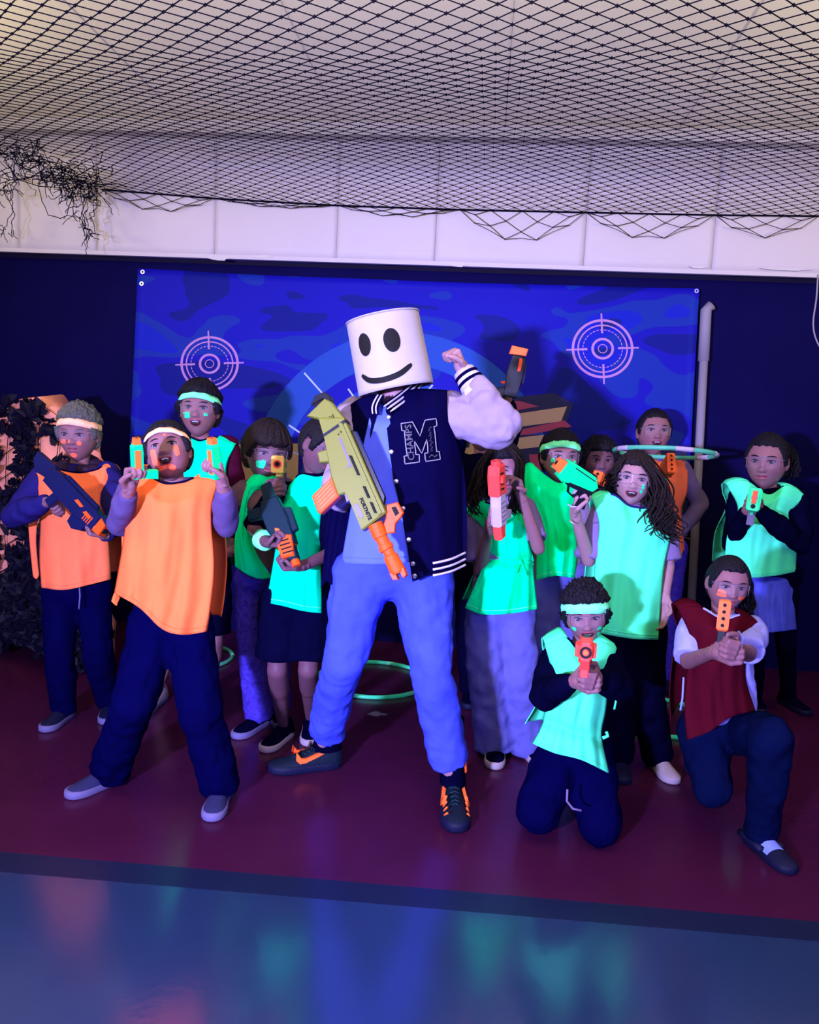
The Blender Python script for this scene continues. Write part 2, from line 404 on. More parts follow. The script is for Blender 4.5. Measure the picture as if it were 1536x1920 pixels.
# tangled torn net, left corner
mb = MB()
def tangle(cx, cy, d, w_, h_, n, ln, drop=.2):
    for _ in range(n):
        p = P(cx+random.gauss(0, w_), cy+random.gauss(0, h_), d+random.uniform(-.15, .15)); pts = [p]
        v = Vector((random.gauss(0, 1), random.gauss(0, .6), random.gauss(0, .5)-drop)).normalized()
        for k in range(6):
            v = (v+Vector((random.gauss(0, .7), random.gauss(0, .5), random.gauss(0, .6)-drop*.5))).normalized(); pts.append(pts[-1]+v*ln*random.uniform(.6, 1.3))
        mb.tube(pts, .0022, 4)
tangle(20, 275, 4.2, 18, 18, 26, .03); tangle(60, 300, 4.3, 30, 14, 40, .03); tangle(110, 320, 4.5, 28, 10, 40, .028); tangle(150, 330, 4.6, 20, 8, 26, .025)
tangle(5, 352, 4.6, 16, 8, 22, .025); tangle(165, 362, 4.75, 18, 6, 30, .025); tangle(130, 352, 4.7, 14, 5, 16, .022)
for (pl) in [[(8, 355), (22, 390), (15, 415), (0, 445)], [(20, 360), (25, 400), (20, 438)], [(70, 325), (78, 375), (95, 405), (118, 408), (132, 380), (135, 350)], [(135, 360), (140, 400), (160, 425), (172, 445)], [(150, 360), (155, 395), (162, 430)], [(180, 352), (182, 385), (170, 415)], [(0, 320), (60, 345), (130, 352), (190, 352)], [(0, 345), (80, 330), (180, 345), (240, 350)], [(10, 300), (35, 335), (60, 330)]]:
    pts = [P(x, y, 4.75) for x, y in bez(pl, 14)]; pts = [p+Vector((random.gauss(0, .006), 0, random.gauss(0, .006))) for p in pts]; mb.tube(pts, .0026, 4)
tangle(160, 395, 4.75, 10, 22, 16, .022, .6); tangle(168, 436, 4.75, 5, 5, 8, .015, .6); tangle(14, 435, 4.7, 8, 6, 6, .015, .6)
o = recenter(mb.build('torn_net', 'cord')); tag(o, 'ragged tangle of torn dark netting hanging at the left end of the white fascia', 'net', kind='stuff')
mb = MB(); tangle(1385, 400, 4.8, 24, 7, 26, .02, .3); tangle(1360, 425, 4.8, 6, 6, 8, .018, .5); tangle(1385, 440, 4.8, 6, 6, 8, .018, .5)
o = recenter(mb.build('torn_net', 'cord')); tag(o, 'small tangle of frayed dark netting hanging near the right end of the fascia', 'net', kind='stuff')
# pull cord with toggle
mb = MB(); pts = [P(x, y, 4.93) for x, y in [(863, 395), (864, 420), (862, 445), (861, 462)]]; mb.tube(pts, .003, 5)
lp = [P(862+5*math.sin(t), 450+9*math.cos(t), 4.92) for t in [k*math.pi/5 for k in range(10)]]; mb.tube(lp, .0025, 5, close=True)
t = mb.build('pull_cord', 'cord'); recenter(t); tag(t, 'short dark cord with toggle hanging from the middle of the white fascia', 'cord')
bpy.context.view_layer.update()
mb = MB(); mb.tube([P(861, 458, 4.92), P(861, 463, 4.92), P(861, 470, 4.92)], [.005, .011, .010], 8); mb.build('toggle', 'pl_black', t)
mb = MB(); pts = [P(x, y, 4.4) for x, y in bez([(1534, 515), (1531, 560), (1525, 605), (1530, 635), (1545, 655), (1560, 600), (1556, 515)], 26)]; mb.tube(pts, .0045, 6)
tag(recenter(mb.build('hanging_cable', 'grey_line', None, True)), 'thin pale cable looping down at the right edge below the fascia', 'cable')
# pole right of banner
pp = [G(1292, 1262)]; x0, y0 = WALL-.09, 0
top = WY(1325, 572, WALL-.09); bot = WY(1297, 1180, WALL-.09); bot.z = .0
pole = empty('wall_pipe', (bot.x, bot.y, 0)); tag(pole, 'pale grey upright pipe with a sleeve joint right of the blue banner', 'pipe')
mid = top+(bot-top)*.14
mb = MB(); mb.tube([mid, bot], .026, 16); mb.build('lower_pipe', 'grey_line', pole, True)
mb = MB(); mb.tube([top+Vector((.03, 0, .0)), top+Vector((0, 0, -.03)), mid+Vector((0, 0, -.02))], .033, 16); mb.build('upper_sleeve', 'grey_line', pole, True)

# ================================================================ BANNER
BY = WALL-.08
def bwave(x, z): return .012*math.sin(x*2.1+z)+.008*math.sin(x*5+z*2.5)
def BP(px, py, off=0.0):
    p = WY(px, py, BY); return Vector((p.x, BY-bwave(p.x, p.z)-off, p.z))
m = bpy.data.materials.new('camouflage_print'); m.use_nodes = True; nt = m.node_tree; bs = nt.nodes['Principled BSDF']
tc = nt.nodes.new('ShaderNodeTexCoord'); mp = nt.nodes.new('ShaderNodeMapping'); mp.inputs['Scale'].default_value = (.9, 1, 1.9)
no = nt.nodes.new('ShaderNodeTexNoise'); no.inputs['Scale'].default_value = 1.5; no.inputs['Detail'].default_value = 1.2; no.inputs['Distortion'].default_value = .6
cr = nt.nodes.new('ShaderNodeValToRGB'); cr.color_ramp.interpolation = 'CONSTANT'
el = cr.color_ramp.elements
el[0].position = 0; el[0].color = (.003, .006, .17, 1); el[1].position = .40; el[1].color = (.006, .005, .30, 1)
for p_, c_ in ((.53, (.006, .022, .27, 1)), (.62, (.005, .012, .36, 1)), (.70, (.004, .012, .15, 1))):
    e = el.new(p_); e.color = c_
nt.links.new(tc.outputs['Object'], mp.inputs[0]); nt.links.new(mp.outputs[0], no.inputs['Vector']); nt.links.new(no.outputs['Fac'], cr.inputs[0]); nt.links.new(cr.outputs[0], bs.inputs['Base Color'])
bs.inputs['Roughness'].default_value = .6; bs.inputs['Specular IOR Level'].default_value = .08
M['camo'] = m
M['ring'] = mat('teal_blue_print', (.003, .045, .34), .6); M['pr_line'] = mat('pink_print', (.36, .17, .42), .6)
M['pr_tan'] = mat('tan_print', (.36, .24, .17), .6); M['pr_red'] = mat('red_print', (.26, .035, .09), .6); M['pr_navy'] = mat('navy_print', (.010, .010, .06), .6)
M['pr_white'] = mat('pale_blue_print', (.35, .42, 1.0), .5)
ban = empty('camouflage_banner', BP(775, 985)); tag(ban, 'large blue camouflage banner with crosshair targets hung on the black rear wall', 'banner')
nx, nz = 60, 30; vs = []
for k in range(2):
    for i in range(nz):
        for j in range(nx):
            u, v = j/(nx-1), i/(nz-1)
            tx, ty = 258+(1313-258)*u, 503+(540-503)*u + 6*math.sin(math.pi*u); bx, by_ = 236+(1288-236)*u, 985+20*u
            p = BP(tx+(bx-tx)*v, ty+(by_-ty)*v, -.004*k); vs.append(p)
n = nx*nz; rim = [i for i in range(nx)]+[nx*i+nx-1 for i in range(1, nz)]+[(nz-1)*nx+j for j in range(nx-2, -1, -1)]+[nx*i for i in range(nz-2, 0, -1)]
fs = grid_faces(nz, nx)+[f[::-1] for f in grid_faces(nz, nx, off=n)]+[(rim[k], rim[(k+1) % len(rim)], n+rim[(k+1) % len(rim)], n+rim[k]) for k in range(len(rim))]
obj('sheet', vs, fs, 'camo', ban)
def ringp(mb, cx, cy, r0, r1, a0=0, a1=360, off=.004, mi=0, sx=1.0, sy=1.0, seg=72, skip=None):
    n = max(2, int(seg*abs(a1-a0)/360)); 
    for k in range(n):
        if skip and k % skip[0] >= skip[1]: continue
        q = []
        for (r_, kk) in ((r0, k), (r1, k), (r1, k+1), (r0, k+1)):
            a = math.radians(a0+(a1-a0)*kk/n); q.append(BP(cx+r_*sx*math.cos(a), cy-r_*sy*math.sin(a), off))
        mb.add(q, [(0, 1, 2, 3)], mi)
def polyp(mb, pts, off=.005, mi=0): mb.add([BP(x, y, off) for x, y in pts], [tuple(range(len(pts)))], mi)
mb = MB(); ringp(mb, 752, 905, 222, 282, 5, 178, .004, seg=150); mb.build('large_ring', 'ring', ban)
mb = MB(); ringp(mb, 752, 905, 132, 188, 5, 175, .004, seg=120); mb.build('small_ring', 'ring', ban)
mb = MB()
for (a, b_) in [((570, 699), (612, 746)), ((653, 729), (664, 745)), ((541, 797), (578, 822)), ((540, 845), (560, 852)), ((880, 880), (900, 875)), ((800, 735), (812, 722))]:
    dx, dy = b_[0]-a[0], b_[1]-a[1]; L = math.hypot(dx, dy); nx_, ny_ = -dy/L*1.6, dx/L*1.6
    mb = MB(); polyp(mb, [(a[0]+nx_, a[1]+ny_), (b_[0]+nx_, b_[1]+ny_), (b_[0]-nx_, b_[1]-ny_), (a[0]-nx_, a[1]-ny_)], .007); mb.build('scale_mark', 'pr_white', ban)
def crosshair(cx, cy, s):
    mb = MB()
    ringp(mb, cx, cy, 50*s, 54.5*s, sx=1, sy=.95); ringp(mb, cx, cy, 42*s, 44.5*s, sy=.95); ringp(mb, cx, cy, 34*s, 35.5*s, sy=.95, seg=96, skip=(3, 2))
    ringp(mb, cx, cy, 15.5*s, 20*s, sy=.95); ringp(mb, cx, cy, 7*s, 8.5*s, sy=.95)
    for a in (0, 90, 180, 270):
        c, s_ = math.cos(math.radians(a+2)), math.sin(math.radians(a+2)); t = 1.9*s
        polyp(mb, [(cx+c*27*s-s_*t, cy-(s_*27*s+c*t)), (cx+c*64*s-s_*t*.7, cy-(s_*62*s+c*t*.7)), (cx+c*64*s+s_*t*.7, cy-(s_*62*s-c*t*.7)), (cx+c*27*s+s_*t, cy-(s_*27*s-c*t))], .006)
    mb.build('crosshair_print', 'pr_line', ban)
crosshair(393, 682, 1.0); crosshair(1130, 654, 1.07)
# big tan / red / navy stripes of the printed emblem
def emb(pts, off, mi): mb = MB(); polyp(mb, pts, off); mb.build('emblem_stripe', ('pr_tan', 'pr_red', 'pr_navy')[mi], ban)
emb([(960, 745), (1040, 737), (1075, 758), (1062, 792), (965, 812)], .005, 2)
emb([(962, 752), (975, 752), (1010, 762), (965, 770)], .007, 1)
emb([(968, 776), (1063, 762), (1052, 790), (968, 801)], .007, 0)
emb([(975, 806), (1058, 788), (1072, 800), (975, 818)], .007, 1)
emb([(870, 815), (1030, 815), (1030, 870), (870, 880)], .005, 2)
emb([(880, 832), (1020, 815), (1010, 838), (880, 852)], .007, 0)
emb([(985, 852), (1060, 850), (1040, 880), (985, 885)], .007, 1)
emb([(866, 840), (890, 838), (880, 870), (866, 875)], .008, 0)
emb([(866, 890), (905, 886), (885, 915), (866, 918)], .008, 0)
emb([(255, 815), (470, 826), (470, 834), (250, 824)], .005, 2)
emb([(418, 826), (560, 832), (556, 972), (410, 972)], .006, 0)
emb([(1120, 838), (1290, 845), (1288, 960), (1120, 960)], .006, 2)

# dark cloth curtain under the banner
quad_slab('wall_back', [WY(225, 985, WALL-.03), WY(1300, 1005, WALL-.03), Vector((1.25, WALL-.03, .0)), Vector((-2.45, WALL-.03, .0))], .02, 'wall', Vector((0, 1, 0)))
# small eyelets in banner corners
for (x, y) in ((268, 510), (266, 532), (1307, 545)): mb = MB(); ringp(mb, x, y, 2, 4, seg=16, off=.008); mb.build('eyelet', 'metal', ban)

# ================================================================ HOOPS
def hoop(c, rad, tilt=(0, 0), mat_='hoopg', label='', r=.011, group=None):
    o = empty('hula_hoop', c); tag(o, label, 'hoop', group)
    X = Vector((1, 0, tilt[0])).normalized(); Y = Vector((0, 1, tilt[1])).normalized()
    mb = MB(); N_ = 72
    mb.tube([c+X*rad*math.cos(a)+Y*rad*math.sin(a) for a in [k*2*math.pi/N_ for k in range(N_)]], r, 10, close=True)
    mb.build('tube', mat_, o, True)
    for s in range(6):
        mb = MB(); a0 = s*math.pi/3+.25; mb.tube([c+X*rad*math.cos(a)+Y*rad*math.sin(a) for a in np.linspace(a0, a0+.14, 6)], r*1.06, 10); mb.build('reflective_band', 'band_g', o, True)
    return o
def hoop_px(x0, x1, yb, label, **k):
    cx = (x0+x1)/2; a = G(x0, yb, .012); b = G(x1, yb, .012); rad = (b-a).length/2
    return hoop((a+b)/2, rad, label=label, **k)
hoop_px(596, 800, 1272, 'green hoop lying on the floor behind the light jeans')
hoop_px(270, 436, 1230, 'green hoop on the floor at left behind the long orange vest', mat_='hoopd')
hoop_px(1135, 1330, 1342, 'green hoop on the floor at right behind the dark red vest')
# ================================================================ CAMOUFLAGE NET BARRICADE (left)
bar = empty('camouflage_barricade', G(70, 1235)); tag(bar, 'pink cloth barricade hung with dark camouflage netting at the far left', 'barricade')
BD = 4.55
M['pinkcl'] = fabric('peach_pink_cloth', (.95, .34, .24), .12)
M['leafd'] = mat('dark_net_leaf', (.003, .002, .014), .6)
nx, nz = 24, 26; vs = []
def bsurf(u, v):
    px = -120+u*(330); py = 778+v*450 + 20*math.sin(u*9) - 26*max(0, .5-abs(u-.45)) + (u > .8)*(u-.8)*500*(1-v)
    p = P(px, py, BD); return p + FWD*(.10*math.sin(u*6)+.05*noise.noise(Vector((u*5, v*5, 2))))
for i in range(nz):
    for j in range(nx): vs.append(bsurf(j/(nx-1), i/(nz-1)*.98))
o = obj('cloth', vs, grid_faces(nz, nx), 'pinkcl', bar); sol = o.modifiers.new('s', 'SOLIDIFY'); sol.thickness = .25; sol.offset = 1
mb = MB()
for _ in range(4200):
    u, v = random.random(), random.random()**.85
    dens = .62 + .6*max(0, v-.25) + .5*max(0, u-.65)
    # irregular openings where the pink cloth shows through
    if noise.noise(Vector((u*6.5, v*11, 5)))*1.0 > dens-.66: continue
    p = bsurf(u, v)+TOW*random.uniform(.02, .10)+Vector((random.uniform(-.03, .03), 0, random.uniform(-.02, .05)))
    L = random.uniform(.022, .048); W_ = L*random.uniform(.35, .6)
    a = random.uniform(0, 6.28); X = (RT*math.cos(a)+UP*math.sin(a)+TOW*random.uniform(-.5, .5)).normalized(); Y = X.cross(TOW).normalized(); N_ = X.cross(Y)
    vs = [p-X*L, p-X*L*.3+Y*W_+N_*.01, p+X*L*.5+Y*W_*.6-N_*.01, p+X*L, p+X*L*.3-Y*W_+N_*.012, p-X*L*.6-Y*W_*.7-N_*.008]
    mb.add(vs, [tuple(range(6))])
o = mb.build('net_leaves', 'leafd', bar); o['kind'] = 'stuff'
mb = MB()
for k in range(9):
    mb.tube([bsurf(k/8, v)+TOW*.03 for v in np.linspace(0, .97, 20)], .0025, 4)
for k in range(11):
    mb.tube([bsurf(u, k/10*.97)+TOW*.03 for u in np.linspace(0, 1, 20)], .0025, 4)
mb.build('net_cord', 'cord', bar)
# scraps on the floor
def scrap(px, py, w_, label):
    c = G(px, py, .004); n = 14; vs = []
    for k in range(n): 
        a = k*2*math.pi/n; vs.append(c+RT*w_*math.cos(a)*(1+.35*math.sin(3*a+px))+FWD*w_*.55*math.sin(a)*(1+.4*math.cos(4*a)))
    vs2 = [v-Vector((0, 0, .003)) for v in vs]
    o = obj('paper_scrap', vs+vs2, [tuple(range(n))]+[(k, n+k, n+(k+1) % n, (k+1) % n) for k in range(n)], 'grey_line', None, False); recenter(o); tag(o, label, 'scrap')
scrap(706, 1338, .045, 'small pale scrap of paper on the floor between the legs in light jeans')

# ================================================================ HEADS
def Hs(d):
    d = np.asarray(d, float); x = .0765*d[:, 0]; y = np.where(d[:, 1] > 0, .088, .098)*d[:, 1]; z = .112*d[:, 2]
    s = np.clip(-d[:, 2], 0, 1); fr = d[:, 1] > 0
    x = x*(1-.30*s**1.9)*(1+.06*np.exp(-((z-.045)/.04)**2))
    y = np.where(fr, y*(1-.06*s), y*(1-.42*s**.9))
    w_ = fr*1.0; ax = np.abs(x)
    g = lambda v, c, s_: np.exp(-((v-c)/s_)**2)
    y = y + w_*.007*g(z, -.098, .022)*g(x, 0, .020)                      # chin
    y = y + w_*.0022*g(z, .030, .010)*g(ax, .026, .022)                   # brow
    y = y - w_*.0070*g(z, .004, .015)*g(ax, .030, .017)                   # sockets
    y = y + w_*.0050*g(z, -.026, .018)*g(ax, .042, .020)                  # cheeks
    zz = np.clip((.018-z)/.046, 0, 1); prof = np.where(z > .018, 0, np.where(z > -.028, .002+.014*zz**1.7, .016*np.exp(-((z+.028)/.0055)**2)))
    y = y + w_*prof*g(x, 0, .0085+.003*zz)                                # nose
    y = y + w_*.0065*g(z, -.027, .006)*g(ax, .011, .006)                  # nostril wings
    y = y + w_*(.0055*g(z, -.047, .0055)+.0065*g(z, -.060, .006))*g(x, 0, .019)
    y = y - w_*.0045*g(z, -.0535, .0022)*g(x, 0, .020)
    return np.stack([x, y, z], 1)
def surf(x, z, it=5):
    x = np.atleast_1d(np.array(x, float)); z = np.atleast_1d(np.array(z, float)); dx, dz = x/.0765, z/.112
    for _ in range(it):
        m_ = np.sqrt(dx**2+dz**2); sc_ = np.where(m_ > .98, .98/np.maximum(m_, 1e-6), 1); dx, dz = dx*sc_, dz*sc_
        dy = np.sqrt(np.clip(1-dx**2-dz**2, 0, 1)); p = Hs(np.stack([dx, dy, dz], 1)); dx = dx+(x-p[:, 0])/.075; dz = dz+(z-p[:, 2])/.112
    return p
def ang_dir(phi, th): return np.stack([np.sin(phi)*np.sin(th), np.cos(phi)*np.sin(th), np.cos(th)], 1)
NL, NT = 96, 76
_t = (np.arange(NL)/NL*2-1); _phi = np.pi*np.sign(_t)*np.abs(_t)**1.45; _th = np.linspace(.02, np.pi-.02, NT)
PH, TH = np.meshgrid(_phi, _th); HD = ang_dir(PH.ravel(), TH.ravel()); HV = Hs(HD)
HF = grid_faces(NT, NL, True)+[tuple(range(NL))[::-1], tuple((NT-1)*NL+k for k in range(NL))]
class HeadFrame:
    def __init__(s, c, size, yaw, pit, rol):
        yaw, pit, rol = map(math.radians, (yaw, pit, rol))
        s.Y = (TOW*math.cos(yaw)+RT*math.sin(yaw))*math.cos(pit)+UP*math.sin(pit)
        up = (UP-s.Y*UP.dot(s.Y)).normalized(); X = s.Y.cross(up).normalized()
        s.Z = up*math.cos(rol)-X*math.sin(rol); s.X = s.Y.cross(s.Z).normalized(); s.c = c; s.k = size/.224
    def w(s, p):
        A = np.array([s.X, s.Y, s.Z]); return np.asarray(p)*s.k @ A + np.array(s.c)
    def pt(s, x, y, z): return Vector(s.w([[x, y, z]])[0])
def head_patch(hf, name, cx, cz, w_, h_, m_, parent, off=.0012, bend=0, irr=0, seed=0, n=18):
    pts = [(cx, cz)]; 
    for ring in (.5, 1):
        for k in range(n):
            a = 2*math.pi*k/n; r_ = ring*(1+irr*noise.noise(Vector((math.cos(a)*1.7, math.sin(a)*1.7, seed))))
            x = cx+w_*r_*math.cos(a); z = cz+h_*r_*math.sin(a)+bend*((x-cx)/w_)**2*h_; pts.append((x, z))
    a = np.array(pts); p = surf(a[:, 0], a[:, 1]); nrm = p/np.linalg.norm(p, axis=1)[:, None]*.6; nrm[:, 1] += .8
    p = p+nrm*off; fs = [(0, 1+k, 1+(k+1) % n) for k in range(n)]+[(1+k, 1+n+k, 1+n+(k+1) % n, 1+(k+1) % n) for k in range(n)]
    return obj(name, hf.w(p), [f[::-1] for f in fs], m_, parent)
def make_face(hf, parent, sp):
    hair = sp.get('hairm', 'hair')
    for s in (-1, 1):
        e = surf(s*.0305, .006)[0]; mb = MB(); c = e-np.array([0, .0075, 0])
        vs, fs = sphere_geo((0, 0, 0), [Vector((.0125, 0, 0)), Vector((0, 0, .0125)), Vector((0, .0122, 0))], 16, 12)
        mi = [1 if sum(Vector(vs[i]).y for i in f)/len(f) > .0098 else 0 for f in fs]
        gz = sp.get('squash', .74)
        v = [(c[0]+q.x*1.25, c[1]+q.y, c[2]+q.z*gz) for q in vs]
        obj('eye', hf.w(v), fs, ['eyew', 'iris'], parent, True, mi)
        head_patch(hf, 'eyelid', s*.0305, .0135, .0165, .0028, 'iris', parent, .0016, -1.6)
        head_patch(hf, 'eyebrow', s*.031, .030, .0165, .0026, hair, parent, .0020, -1.2)
    mo = sp.get('mouth', 'closed')
    if mo == 'closed':
        head_patch(hf, 'lips', 0, -.0535, .022, .0085, 'lip', parent, .0008, .15)
        head_patch(hf, 'mouth_line', 0, -.0535, .020, .0012, 'mouth', parent, .0018, 1.5)
    else:
        head_patch(hf, 'lips', 0, -.056, .026, .0165, 'lip', parent, .0010, .30)
        head_patch(hf, 'mouth_opening', 0, -.056, .0215, .0115, 'mouth', parent, .0022, .35)
        head_patch(hf, 'teeth', 0, -.0500, .0140, .0028, 'tooth', parent, .0034, .0)
    for i, (cx, cz, w_, h_, m_) in enumerate(sp.get('paint', [])):
        head_patch(hf, 'face_paint', cx, cz, w_, h_, m_, parent, .0018, 0, .45, i+3.3*cx*100)
def ear_geo(hf, s):
    mb = MB(); vs, fs = sphere_geo((0, 0, 0), [Vector((.007, 0, 0)), Vector((0, .016, 0)), Vector((0, 0, .028))], 12, 10)
    v = []
    for q in vs:
        dent = -.004*math.exp(-((q.y/.008)**2+(q.z/.014)**2)) if q.x > 0 else 0
        x = .0755+q.x+dent-q.y*.35; v.append((s*x, -.006+q.y-.002*q.z/.028, -.006+q.z*(1 if q.z > 0 else .9)))
    return hf.w(v), (fs if s > 0 else [f[::-1] for f in fs])
def hair_cap(hf, parent, sp):
    """scalp hair following the skull, with thickness, tufts and a hairline"""
    style = sp.get('hair', 'short'); m_ = sp.get('hairm', 'hair'); seed = sp.get('seed', 1)
    thick = {'short': .016, 'spiky': .015, 'bowl': .022, 'curly': .016, 'pulled': .008, 'long': .014, 'thin': .008}[style]
    front = sp.get('fringe', {'short': .055, 'spiky': .060, 'bowl': .030, 'curly': .050, 'pulled': .066, 'long': .060, 'thin': .06}[style])
    bz = sp.get('bandz'); n_ = 150; nt_ = 60
    phi = (np.arange(n_)/n_*2-1)*np.pi; th = np.linspace(.02, 2.5, nt_); ph, tt = np.meshgrid(phi, th)
    d = ang_dir(ph.ravel(), tt.ravel()); p = Hs(d); out = np.empty_like(p)
    for i in range(len(p)):
        a = abs(ph.ravel()[i]); z = p[i, 2]
        if a < .75: line = front - .004*(a/.75)
        elif a < 1.15: line = front+(-.012-front)*((a-.75)/.4)
        elif a < 1.75: line = (-.018 if style in ('pulled', 'short', 'spiky', 'curly', 'bowl') else -.06) if not (1.35 < a < 1.75 and style != 'long') else .022
        else: line = -.065 if style != 'long' else -.085
        line += .006*noise.noise(Vector((ph.ravel()[i]*5, seed, 0)))
        t = (z-line)/.014; cov = 1/(1+math.exp(-6*(t-.3)))
        dv = Vector(d[i]); 
        if style == 'curly': tex = .9+.9*abs(noise.noise(dv*9+Vector((seed, 0, 0))))+.5*noise.noise(dv*18)
        elif style == 'spiky': tex = .8+.8*max(0, noise.noise(Vector((d[i, 0]*9, d[i, 1]*9, seed))))+(.7*max(0, d[i, 2]))+.25*noise.noise(dv*25)
        else: tex = .9+.22*noise.noise(Vector((ph.ravel()[i]*9, tt.ravel()[i]*1.2, seed)))+.15*noise.noise(Vector((ph.ravel()[i]*28, tt.ravel()[i]*2, seed)))
        h = thick*tex*(1+.25*d[i, 2])
        if bz is not None:
            zb = bz+.30*(p[i, 1]-.05); h *= 1-.80*math.exp(-((z-zb)/.014)**4)*(0 if sp.get('over') and a < .9 else 1)
        out[i] = p[i] + d[i]*(h*cov - .006*(1-cov))
    fs = grid_faces(nt_, n_, True)+[tuple(range(n_))[::-1]]
    o = obj('hair', hf.w(out), fs, m_, parent)
    return o
def headband(hf, parent, sp, m_):
    bz = sp.get('bandz', .048); h_ = sp.get('bandh', .013); n_ = 72; rows = []
    for dz, off in ((-h_, .0055), (-h_, .0095), (0, .0115), (h_, .0095), (h_, .0055)):
        for k in range(n_):
            phi = 2*math.pi*k/n_
            z = bz+dz + .004*math.sin(phi*2+1)
            zz = z-.012 if False else z
            # drop toward the back of the head
            zt = zz - .30*(.05-.085*math.cos(phi))*.75
            th = math.acos(max(-.99, min(.99, zt/.112))); p = Hs(ang_dir(np.array([phi]), np.array([th])))[0]; d = ang_dir(np.array([phi]), np.array([th]))[0]
            rows.append(p+d*(off+.001*math.sin(phi*9)))
    o = obj('headband', hf.w(rows), grid_faces(5, n_, True), m_, parent)
    return o
def glasses(hf, parent, big=True):
    g = parent
    fr = obj('safety_glasses', *_gl(hf), 'lens', g)
    mb = MB(); k = hf.k
    top = [(x, .088+.016-abs(x)**2*8.5, .026-abs(x)*.04) for x in np.linspace(-.062, .062, 17)]
    bot = [(x, .088+.016-abs(x)**2*8.5, -.018+.010*math.exp(-(x/.010)**2)*1.2) for x in np.linspace(-.062, .062, 17)]
    mb.tube([hf.pt(*p) for p in top], .0013*k, 6); mb.tube([hf.pt(*p) for p in bot], .0010*k, 6)
    for s in (-1, 1):
        mb.tube([hf.pt(s*.062, .071, .018), hf.pt(s*.075, .045, .014), hf.pt(s*.079, -.005, .012)], .0013*k, 6)
        mb.tube([hf.pt(s*.062, .071, .023), hf.pt(s*.062, .071, -.016)], .0012*k, 6)
    mb.build('rim', 'rim', fr, True)
def _gl(hf):
    vs = []; nx_, nz_ = 17, 6
    for i in range(nz_):
        for x in np.linspace(-.062, .062, nx_):
            t = i/(nz_-1); zt = .026-abs(x)*.04; zb = -.018+.012*math.exp(-(x/.010)**2); vs.append((x, .104-abs(x)**2*8.5, zt+(zb-zt)*t))
    return hf.w(vs), grid_faces(nz_, nx_)

# ================================================================ HANDS
def hand_parts(mb, W, D, N, side, L, curl=(60, 70, 50), spread=.5, thumb=1):
    """W wrist, D direction, N palm normal (fingers curl toward it), side +-1 thumb side, L hand length"""
    D = D.normalized(); N = (N-D*N.dot(D)).normalized(); T = D.cross(N)*side; s = L
    wd = .115*s
    for i, o_ in enumerate((-1.5, -.5, .5, 1.5)):
        K = W+D*s*(.50-.02*abs(o_-.3))+T*o_*wd
        cap(mb, W+T*o_*wd*.55, K, .085*s, .070*s)
        seg = [.235, .15, .115]; f_ = [.86, .98, 1.0, .90][i]; f_ = [.80, .97, 1.05, .95][i]
        ang = 0; p = K; r_ = .060*s
        for q in range(3):
            ang += math.radians(curl[q]*(1+.06*o_)); dr = D*math.cos(ang)+N*math.sin(ang)+T*.04*o_*spread*math.cos(ang)
            p2 = p+dr.normalized()*seg[q]*s*f_; cap(mb, p, p2, r_, r_*.90); p = p2; r_ *= .90
    # thumb leaves the side of the palm near its base
    t0 = W+D*s*.10+T*wd*1.3; t1 = t0+(D*.55+T*.60*thumb+N*.25).normalized()*s*.22
    t2 = t1+(D*.75+T*.05+N*.55).normalized()*s*.17; t3 = t2+(D*.65-T*.25+N*.65).normalized()*s*.13
    cap(mb, t0, t1, .085*s, .070*s); cap(mb, t1, t2, .068*s, .060*s); cap(mb, t2, t3, .060*s, .050*s)

